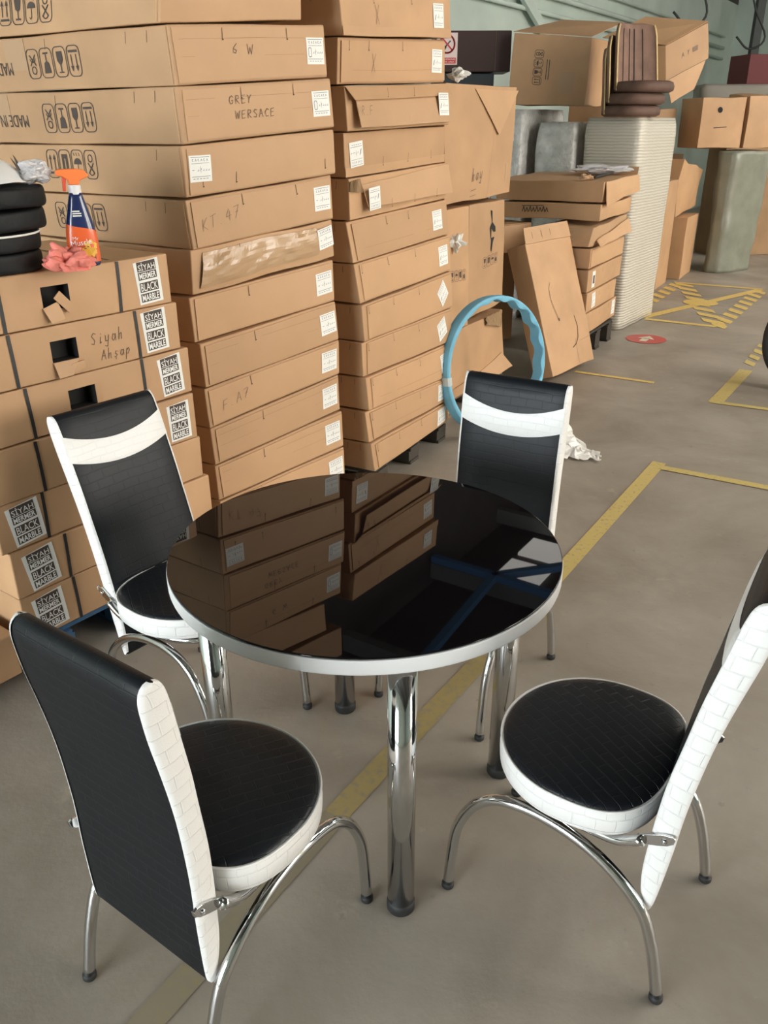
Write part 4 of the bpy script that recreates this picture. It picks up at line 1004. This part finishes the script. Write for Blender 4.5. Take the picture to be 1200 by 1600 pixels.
# leaning carton
A_ = Vector((1.177, 5.616, 0)); B_ = Vector((1.575, 6.086, 0)); e_ = (B_-A_).normalized(); mm = Vector((-e_.y, e_.x, 0))
hgt = Vector((0, 0, .86))+mm*.29; thick = (mm*.86-Vector((0, 0, .29))).normalized()*.15
p0 = A_+Vector((0, 0, .052)); p1 = B_+Vector((0, 0, .052))
c = Carton('leaning_carton', 'flat battered carton leaning back on its end against the pile', p0, p1, p1+hgt, p0+hgt, tuple(thick), None, amp=.008)
c.slab('top_flap', 0, 0, 0, 0, CARD2, off=.0, th=.004, nx=8, quad=[(.0, c.H), (c.W, c.H), (c.W-.01, c.H+.11), (.01, c.H+.10)], label='upright top flap with slits')
A = Art()
for u in (.10, .22, .34): A.line([(u, c.H+.03), (u, c.H+.07)], .004)
c.art('slit', A, SLIT, off=.0055)
A = Art(); A.line([(.20, .62), (.17, .58), (.165, .50), (.19, .42), (.215, .36)], .004); A.poly([(.205, .37), (.225, .37), (.225, .35), (.21, .35)]); A.line([(.44, .36), (.46, .28), (.44, .20), (.40, .16), (.34, .14)], .007); c.art('tear', A, SLIT, off=.0015)
A = Art(); A.line([(.40, .0), (.395, .20)], .003); A.line([(0, .14), (c.W, .18)], .002); c.art('crease', A, PENCIL, off=.0013)
c.slab('side_crease', 0, 0, 0, 0, SLIT, 'left', off=.001, th=.0005, quad=[(0, .45), (.15, .46), (.15, .464), (0, .454)], nx=2, ny=1)

# open cartons behind the leaning one
simple_carton('plain_carton', 'narrow carton in the dark gap behind the leaning carton', .74, 6.80, .0, 30, .40, .25, .74, None)
c = simple_carton('open_carton', 'pale-topped carton lying between the torn carton and the pile', .70, 6.42, .752, 30, .50, .60, .20, None, amp=.015)
c.slab('lid_flap', 0, 0, 0, 0, CARD2, 'top', off=.002, th=.004, quad=[(0, 0), (.50, 0), (.48, .60), (.03, .60)])
c.slab('tag', .42, .12, .47, .17, PAPER, off=.001, th=.0006, nx=1, ny=1)

# ------------------------------------------------------------------ pile of flat cartons with the wide one on top
CP = Vector((0, 0, 1.6329))
def s4(u, z, b=0): return CP+.948*(Vector((1.676+u*cos(R(59.4))-b*sin(R(59.4)), 6.745+u*sin(R(59.4))+b*cos(R(59.4)), z))-CP)
b4 = Vector((cos(R(149.4)), sin(R(149.4))))
G4 = 'flat cartons in the pile before the wrapped block'
rows = [(-.12, .715, .105, .275, 'bottom flat carton of the far pile, white label at its right end'), (-.15, .640, .280, .440, 'flat carton of the far pile, second from the floor'),
        (-.17, .735, .446, .620, 'flat carton of the far pile with a dark-framed white label near the left'), (-.17, .725, .626, .780, 'flat carton of the far pile just under the collapsed open one, white label at right')]
for i, (u0, u1, z0, z1, lb) in enumerate(rows):
    sk = .01
    c = Carton('flat_carton', lb, s4(u0, z0), s4(u1, z0+.01), s4(u1+.01, z1), s4(u0, z1-.006), b4*.36, G4, amp=.006)
    if i == 0: c.sticker(c.W-.13, .03, .09, .11, 0, off=.001)
    if i == 1: c.sticker(.12, .02, .08, .11, R(6), off=.001)
    if i == 2: st = c.slab('sticker', .10, .02, .17, .14, PAPER, off=.001, th=.0006, nx=2, ny=2, label='white label with dark square'); c.art('label_print', Art().rect(.115, .05, .155, .11), INK, off=.0025, parent=st)
    if i == 3: c.sticker(c.W-.14, .02, .10, .10, R(5), off=.001, icon='none'); c.flap(.02)
    c.slits([c.W*.4, c.W*.7], off=.003)
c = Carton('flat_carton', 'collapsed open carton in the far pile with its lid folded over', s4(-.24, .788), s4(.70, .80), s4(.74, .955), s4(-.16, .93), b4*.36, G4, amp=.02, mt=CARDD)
c.slab('folded_lid', 0, 0, 0, 0, CARD2, off=.01, th=.004, quad=[(.10, .0), (c.W, .02), (c.W+.02, .12), (.12, .05)], lift=lambda a, b: .05*(1-b))
c = Carton('flat_carton', 'long thin sagging carton under the wide top one', s4(-.02, .965), s4(.82, .97), s4(.84, 1.085), s4(-.02, 1.08), b4*.80, G4, amp=.012, mt=CARD)
A = Art()
for i in range(8): A.line([(.40+.025*i, .045), (.412+.025*i, .075+.008*(i % 2)), (.42+.025*i, .05)], .006)
A.line([(.44, .09), (.60, .088)], .005); c.art('printed_text', A, INK, 'left')
c = Carton('wide_carton', 'wide flat carton on top of the far pile, wrapped in torn clear film at right', s4(.02, 1.092, .0), s4(.92, 1.13), s4(.93, 1.262), s4(.0, 1.240), b4*.84, None, amp=.012)
c.slab('end_flap', 0, 0, 0, 0, CARD2, off=.004, th=.004, quad=[(-.01, -.02), (c.W-.02, .01), (c.W, c.H), (.03, c.H)], lift=lambda a, b: .03*(1-b), label='end flap pulled outward')
c.slab('upright_flap', 0, 0, 0, 0, CARD2, 'top', off=.0, th=.004, nx=6, quad=[(c.W-.02, .0), (c.W+.0, .0), (c.W+.02, .5), (c.W-.02, .5)], lift=lambda a, b: .05*a)
crumple('film_bundle', 'crumpled clear film draped over the right end of the wide carton', 'wrap', s4(.70, 1.262, .25), (.22, .16, .03), mat('bag_film', (.88, .86, .88), .22), 4.4, .4)
crumple('paper_scrap', 'small torn scrap of tape lying on the wide carton', 'scrap', s4(.06, 1.25, .16), (.05, .05, .02), mat('scrap_kraft', (.62, .40, .24), .6), 9.0, .6, 3)
V, F = tube_geo([Vector(s4(.15, 1.268, .12)), Vector(s4(.55, 1.285, .10))], .010, 8); tag(mesh('metal_tool', V, F, RUBBER, smooth=True), 'thin dark metal tool lying on the wide carton', 'tool')
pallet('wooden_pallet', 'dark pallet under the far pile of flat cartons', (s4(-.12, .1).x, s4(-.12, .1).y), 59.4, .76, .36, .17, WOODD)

# ------------------------------------------------------------------ wrapped block
WRAPM = mat('stretch_film_beige', (.52, .49, .43), .28, var=.06, vscale=5, spec=.8, coat=.3)
def slat_wrap():
    M = bpy.data.materials.new('ribbed_wrap'); M.use_nodes = True; N = M.node_tree.nodes; L = M.node_tree.links; b = N['Principled BSDF']
    b.inputs['Roughness'].default_value = .3; b.inputs['Coat Weight'].default_value = .3
    tc = N.new('ShaderNodeTexCoord'); wv = N.new('ShaderNodeTexWave'); wv.bands_direction = 'Z'; wv.inputs['Scale'].default_value = 5.2*2.6; wv.inputs['Distortion'].default_value = 1.6; wv.inputs['Detail'].default_value = 1
    L.new(tc.outputs['Object'], wv.inputs['Vector']); r = N.new('ShaderNodeValToRGB'); r.color_ramp.elements[0].color = (.53, .485, .41, 1); r.color_ramp.elements[1].color = (.63, .585, .50, 1)
    L.new(wv.outputs['Fac'], r.inputs[0]); L.new(r.outputs[0], b.inputs['Base Color'])
    bp = N.new('ShaderNodeBump'); bp.inputs['Strength'].default_value = .35; bp.inputs['Distance'].default_value = .012; L.new(wv.outputs['Fac'], bp.inputs['Height']); L.new(bp.outputs[0], b.inputs['Normal']); return M
RIB = slat_wrap()
BUB = mat('bubble_wrap', (.58, .58, .57), .2, var=.22, vscale=11, spec=1.0, bump=1.0, bscale=38)
def bundle(name, label, corners, z0, z1, mt, amp=.02, lean=(0, 0), taper=0.0, group=None, cat='bundle', round_=.12, nz=26):
    """soft-edged wrapped block over a quadrilateral footprint"""
    cs = [Vector((*c_, 0)) for c_ in corners]; ctr = sum(cs, Vector())/4; r_ = root(name, label, cat, Vector((ctr.x, ctr.y, z0)), group)
    ring = []
    for i in range(4):
        a, b, c_ = cs[i-1], cs[i], cs[(i+1) % 4]; p = b+(a-b)*round_; q = b+(c_-b)*round_
        for t in range(5): s_ = t/4; ring.append(p*(1-s_)**2+b*2*s_*(1-s_)+q*s_**2)
        for t in range(1, 8): ring.append(q.lerp(c_+(b-c_)*round_, t/8))
    V = []; F = []; n = len(ring)
    for k_ in range(nz+1):
        t = k_/nz; z = (z1-z0)*t; sh = 1+taper*(t-.5) - (.06*(max(0, t-.93)/.07)**2)
        for p in ring:
            q = (p-ctr)*sh; d = q.normalized(); w = Vector((p.x, p.y, z))
            q = q+d*(amp*noise.noise(w*4)+amp*.5*noise.noise(w*Vector((3, 3, 16)).length/6)) + Vector((lean[0]*t, lean[1]*t, 0)); V.append(Vector((q.x, q.y, z+amp*.3*noise.noise(w*3)*t)))
    V0 = len(V)
    for k_ in range(nz):
        for i in range(n): a = k_*n+i; b = k_*n+(i+1) % n; F.append((a, b, b+n, a+n))
    F.append(tuple(nz*n+i for i in range(n))); F.append(tuple(range(n))[::-1])
    mesh('wrapped_block', V, F, mt, r_, smooth=True); return r_
def s5(u, b=0): return (2.063+u*cos(R(55))-b*sin(R(55)), 7.23+u*sin(R(55))+b*cos(R(55)))
bundle('wrapped_pallet_load', 'tall ribbed load wound in stretch film standing at the aisle, under the brown seats', [s5(0, 0), s5(.915, 0), s5(.915, .5), s5(0, .5)], .0, 1.69, RIB, .012, taper=.04)
bundle('bubble_wrapped_bundle', 'bubble-wrapped bundle just left of the ribbed load', [s5(-.02, .55), s5(.85, .55), s5(.85, .93), s5(-.02, .93)], .0, 1.66, BUB, .02)
bundle('bubble_wrapped_bundle', 'bubble-wrapped bundle under the big printed carton, left of the other bundle', [s5(-.1, 1.0), s5(.8, 1.0), s5(.8, 1.30), s5(-.1, 1.30)], .0, 1.76, BUB, .02)

# brown seat shells stacked on the load
BRN = mat('brown_velvet', (.12, .065, .046), .7, var=.2, vscale=14)
BRNL = mat('brown_velvet_light', (.22, .125, .09), .7, var=.2, vscale=10); GOLD = mat('gold_piping', (.75, .55, .25), .4)
def seat_shell(label, loc, rotz, lift):
    r_ = root('seat_shell', label, 'seat', loc, 'brown velvet seats stacked on the wrapped load', R(rotz))
    # seat pad: rounded slab
    V = []; F = []; S = 36
    for (s_, z) in ((.88, 0), (1, .02), (1.02, .06), (.97, .10), (.85, .115), (.4, .12)):
        for i in range(S): q = 2*pi*i/S; V.append((.20*s_*math.copysign(abs(cos(q))**.7, cos(q)), .21*s_*math.copysign(abs(sin(q))**.7, sin(q)), z*.72))
    for j in range(5):
        for i in range(S): a = j*S+i; b = j*S+(i+1) % S; F.append((a, b, b+S, a+S))
    F.append(tuple(5*S+i for i in range(S))); F.append(tuple(range(S))[::-1]); mesh('seat', V, F, BRN, r_, smooth=True)
    V = []; F = []; nu, nv = 16, 12; P = []
    for j in range(nv+1):
        t = j/nv; hw = .205*(1-.10*t-.5*max(0, t-.86)**1.0*1.2); row = []
        for i in range(nu+1):
            a = i/nu*2-1; y = a*hw; x = -.155-.08*t+.07*a*a; z = .03+.47*t - .04*max(0, abs(a)-.7); bump_ = .006*abs(sin(a*pi*2.5)); row.append(Vector((x+bump_, y, z)))
        P.append(row)
    for side in (0, 1):
        for j in range(nv+1):
            for i in range(nu+1): V.append(P[j][i]+Vector((-.034 if side else 0, 0, 0)))
    n = (nv+1)*(nu+1)
    for j in range(nv):
        for i in range(nu): a = j*(nu+1)+i; F.append((a, a+1, a+nu+2, a+nu+1)); F.append((n+a, n+a+nu+1, n+a+nu+2, n+a+1))
    for j in range(nv): a = j*(nu+1); F.append((a, a+nu+1, n+a+nu+1, n+a)); b = a+nu; F.append((b, n+b, n+b+nu+1, b+nu+1))
    for i in range(nu): a = nv*(nu+1)+i; F.append((a, a+1, n+a+1, n+a)); F.append((i, n+i, n+i+1, i+1))
    bk = mesh('backrest', V, F, BRNL, r_, smooth=True, bevel=.01)
    for i in (0, nu):
        V, F = tube_geo([P[j][i]+Vector((.004, 0, 0)) for j in range(nv+1)], .006, 8); mesh('piping', V, F, GOLD, bk, smooth=True, label='gold edge piping')
    for i in (4, 7, 9, 12):
        V, F = tube_geo([P[j][i]+Vector((.003, 0, 0)) for j in range(1, nv)], .003, 6); mesh('channel_seam', V, F, mat('dark_seam', (.03, .018, .013), .9), bk, smooth=True)
base = Vector(s5(.12, .16)+(1.695,))
seat_shell('brown velvet seat at the bottom of the stack on the wrapped load', base, -62, 0)
seat_shell('brown velvet seat in the middle of the stack on the wrapped load', base+Vector((.02, -.03, .085)), -62, 0)
seat_shell('topmost brown velvet seat with gold piping on the wrapped load', base+Vector((.07, -.05, .17)), -66, 0)

# large printed cartons above
c = Carton('printed_carton', 'big carton with printed pictogram column high behind the brown seats', Vector((1.10, 8.05, 1.80)), Vector((1.70, 7.78, 1.785)), Vector((1.72, 7.80, 2.285)), Vector((1.11, 8.05, 2.345)), (.24, .42), None, amp=.01)
A = Art(); shipping_icons(A, 0, 0, .26, .075, ['arrows', 'glass', 'umbrella', 'recycle'], .004); A.xf(lambda x, y: (.275-y, .15+x))
for i in range(2): A.line([(.31+.02*i, .20), (.31+.02*i, .34)], .006)
c.art('printed_column', A, INK)
c.slab('tape_patch', .42, .1, .55, .26, TAPE, off=.001, th=.0005); 
c = Carton('open_carton', 'large open carton at right above the wrapped load, its side flap hanging down', Vector((2.58, 8.5, 1.995)), Vector((2.99, 8.65, 2.19)), Vector((2.945, 8.65, 2.473)), Vector((2.54, 8.5, 2.275)), (-.52, .24), None, amp=.008)
c.slab('hanging_flap', 0, 0, 0, 0, CARD2, off=.002, th=.005, quad=[(.06, -.21), (.33, -.20), (.44, .0), (.0, .0)], lift=lambda a, b: .02*(1-b), label='hanging side flap')
A = Art(); A.text('A', .17, .12, .20, .16); A.text('Y', .23, .12, .26, .16); A.rect(.29, .12, .35, .16); c.art('printed_marks', A, PENCIL, off=.002)
simple_carton('plain_carton', 'plain carton supporting the big open carton at right', 2.22, 8.72, .0, 52, .75, .5, 1.95, None)

def sheet(name, pts, parent, mt, th=.005):
    P = [Vector(p) for p in pts]; n = (P[1]-P[0]).cross(P[2]-P[0]).normalized()*th; off = parent.location
    V = [p-off for p in P]+[p+n-off for p in P]; return mesh(name, V, [(3, 2, 1, 0), (4, 5, 6, 7), (0, 1, 5, 4), (1, 2, 6, 5), (2, 3, 7, 6), (3, 0, 4, 7)], mt, parent)
LIDC = [o for o in bpy.data.objects if o.name.startswith('printed_carton')][0]
sheet('lid_flap', [(1.11, 8.055, 2.352), (1.72, 7.805, 2.292), (2.06, 8.16, 2.425), (1.60, 8.46, 2.475)], LIDC, CARD2)
sheet('lid_flap', [(2.54, 8.5, 2.282), (2.945, 8.65, 2.48), (2.45, 8.92, 2.545), (2.02, 8.72, 2.36)], c.root, CARD2)
# dark brown cabinet with the no smoking sign
cab = root('brown_cabinet', 'dark brown cabinet standing behind the cartons below the green wall', 'cabinet', (.78, 8.2, 0))
def cabbox(nm, x0, x1, z0, z1, mt, dy=0): MB().box(((x0+x1)/2, .22+dy, (z0+z1)/2), (x1-x0, .44, z1-z0), None).build(nm, mt, cab, bevel=.008)
DBR = mat('dark_brown_panel', (.040, .018, .016), .45); BLB = mat('blue_black_panel', (.018, .026, .032), .5)
cabbox('lower_body', -.33, .20, 0, 2.05, BLB); cabbox('upper_body', -.33, .335, 2.06, 2.375, DBR, -.02)
MB().box((.20, -.021, 2.22), (.005, .01, .30)).build('panel_joint', mat('joint_line', (.10, .06, .05), .6), cab)
sg = root('no_smoking_sign', 'small no smoking sign with red strip, hung on the dark brown cabinet', 'sign', (.560, 8.170, 2.115)); sg.scale = (.85, 1, .9)
MB().box((0, 0, .135), (.21, .006, .27)).build('sign_plate', mat('sign_pink_white', (.72, .58, .55), .5), sg)
A = Art().ring(0, .175, .075, .016, n=28).line([(-.05, .225), (.05, .125)], .014); mesh('prohibition_ring', [(x, -.005, z) for x, z in A.v], A.f, mat('sign_red', (.55, .05, .05), .5), sg)
A = Art().poly([(-.045, .14), (-.02, .125), (-.005, .15), (-.03, .165)]).line([(-.02, .15), (.03, .20)], .012); mesh('cigarette', [(x, -.004, z) for x, z in A.v], A.f, INK, sg)
MB().box((0, -.004, .035), (.18, .004, .05)).build('red_strip', mat('sign_red', (.55, .05, .05), .5), sg)
A = Art().text('NO SMOKING', -.08, .04, .08, .053).text('IN THIS AREA', -.075, .019, .075, .03); mesh('sign_text', [(x, -.0075, z) for x, z in A.v], A.f, PAPER, sg)

# ------------------------------------------------------------------ far right: cartons, green roll, clutter
G6 = 'cartons at the far end of the aisle'
simple_carton('plain_carton', 'brown carton standing on the floor at the aisle, left of the green roll', 3.448, 9.897, 0, 61, .66, .42, .68, G6, amp=.008)
simple_carton('plain_carton', 'narrow upright carton between the ribbed load and the brown floor carton', 2.97, 9.25, 0, 61, .55, .45, 1.10, G6, amp=.01)
c = Carton('round_carton', 'bulging carton perched on the floor carton beside the ribbed load', Vector((3.30, 9.85, .69)), Vector((3.72, 10.45, .74)), Vector((3.76, 10.5, 1.15)), Vector((3.28, 9.8, 1.30)), (-.40, .25), G6, amp=.05)
rollm = mat('green_grey_wrap', (.22, .225, .175), .33, var=.12, vscale=7, spec=.7, bump=.9, bscale=9)
bundle('wrapped_roll', 'tall green-grey padded roll bound in film standing at the aisle', [(3.87, 10.42), (4.06, 10.27), (4.64, 10.66), (4.30, 11.15)], 0, 1.36, rollm, .03, round_=.3, cat='roll', nz=34, taper=.12)
c = simple_carton('plain_carton', 'carton with a round hole lying above the green-grey roll', 3.63, 10.45, 1.385, 12, .54, .45, .53, G6, amp=.015)
A = Art().poly([(.22+.032*cos(R(q)), .40+.032*sin(R(q))) for q in range(0, 360, 30)]); c.art('round_hole', A, DARKIN)
A = Art().line([(.17, .21), (.33, .225)], .010); c.art('printed_text', A, INK)
simple_carton('plain_carton', 'crumpled light carton at the right edge above the green-grey roll', 4.21, 10.55, 1.385, 14, .60, .45, .56, G6, amp=.04)
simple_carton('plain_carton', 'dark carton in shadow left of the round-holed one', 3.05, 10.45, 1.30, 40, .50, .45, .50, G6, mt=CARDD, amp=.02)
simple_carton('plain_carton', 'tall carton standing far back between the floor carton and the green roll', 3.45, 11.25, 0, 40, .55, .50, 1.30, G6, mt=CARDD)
# stacked grey sheets behind
rk = root('storage_rack', 'dark steel storage rack far back at the upper right', 'rack', hall(15.8, 3.2))
RK = mat('rack_steel_dark', (.035, .04, .04), .6)
for a in (0, 2.6):
    for n_ in (0, -1.1): MB().box(AX*a+NX*n_+Vector((0, 0, 1.9)), (.12, .12, 3.8)).build('upright', RK, rk)
for z in (1.75, 2.45):
    for n_ in (0, -1.1):
        Mx = Matrix((AX, NX, Vector((0, 0, 1)))).transposed(); MB().box(AX*1.3+NX*n_+Vector((0, 0, z)), (2.6, .06, .10), Mx).build('beam', RK, rk)
    MB().box(AX*1.3-NX*.55+Vector((0, 0, z+.05)), (2.5, 1.0, .03), Mx).build('shelf', mat('rack_shelf', (.12, .10, .08), .8), rk)
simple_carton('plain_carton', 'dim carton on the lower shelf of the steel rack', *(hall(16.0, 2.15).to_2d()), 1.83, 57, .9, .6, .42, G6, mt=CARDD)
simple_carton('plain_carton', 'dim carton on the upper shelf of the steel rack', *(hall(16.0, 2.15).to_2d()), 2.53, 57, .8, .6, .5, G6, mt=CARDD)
simple_carton('red_crate', 'dark red crate at the far right on top of the stored goods', 4.98, 12.75, 2.14, 10, 1.3, .5, .36, None, mt=mat('red_paint', (.13, .012, .015), .6))
bundle('wrapped_bundle', 'grey film-covered bundle behind the crumpled far cartons', [(4.05, 11.7), (5.3, 11.9), (5.35, 12.3), (4.05, 12.2)], 1.42, 2.10, mat('grey_sheet', (.22, .20, .17), .6), .05)
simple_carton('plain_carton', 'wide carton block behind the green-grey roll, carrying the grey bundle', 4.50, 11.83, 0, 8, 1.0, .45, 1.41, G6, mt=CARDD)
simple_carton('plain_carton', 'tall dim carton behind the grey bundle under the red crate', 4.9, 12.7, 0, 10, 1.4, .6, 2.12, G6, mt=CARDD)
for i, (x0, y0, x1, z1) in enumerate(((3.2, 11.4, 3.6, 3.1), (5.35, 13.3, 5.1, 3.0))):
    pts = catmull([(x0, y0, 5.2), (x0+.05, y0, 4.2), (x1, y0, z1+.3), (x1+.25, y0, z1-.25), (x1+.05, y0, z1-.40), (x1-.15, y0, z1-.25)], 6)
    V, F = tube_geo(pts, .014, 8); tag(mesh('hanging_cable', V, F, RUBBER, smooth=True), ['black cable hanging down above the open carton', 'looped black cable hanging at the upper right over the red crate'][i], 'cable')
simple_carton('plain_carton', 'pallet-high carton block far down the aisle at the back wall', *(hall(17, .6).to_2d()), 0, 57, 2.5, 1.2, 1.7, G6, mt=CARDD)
# black wheel at the right edge
wh = root('black_wheel', 'black double-rimmed wheel cut off by the right edge of the frame', 'wheel', (2.85, 5.40, 0), None, R(243))
def ring_prof(nm, x0, x1, ro, ri, mt):
    V = []; F = []; S = 72; prof = [(ri, x0), (ro-.02, x0), (ro, x0+.02), (ro, x1-.02), (ro-.02, x1), (ri, x1)]; n = len(prof)
    for i in range(S):
        q = 2*pi*i/S
        for r_, x in prof: V.append((x, r_*cos(q), .335+r_*sin(q)))
    for i in range(S):
        for j in range(n): a = i*n+j; b = ((i+1) % S)*n+j; c_ = ((i+1) % S)*n+(j+1) % n; d = i*n+(j+1) % n; F.append((a, b, c_, d))
    return mesh(nm, V, F, mt, wh, smooth=True)

ring_prof('tyre', .0, .06, .33, .24, RUBBER); ring_prof('tyre', -.10, -.04, .335, .22, RUBBER)
lathe('hub', [(0, -.10), (.225, -.10), (.225, -.03), (.05, .02), (0, .02)], mat('wheel_hub_dark', (.03, .04, .045), .35), wh, seg=48, smooth=False).matrix_local = Matrix.Translation((0, 0, .335)) @ Matrix.Rotation(pi/2, 4, 'Y')
ring_prof('rim_band', -.04, 0, .312, .25, mat('grey_rim', (.20, .22, .22), .4))
tag(MB().box((2.66, 5.16, .012), (.22, .20, .012), Matrix.Rotation(R(-30), 3, 'Z')).build('board_scrap', CARD2), 'flat scrap of brown board on the floor below the black wheel', 'scrap')
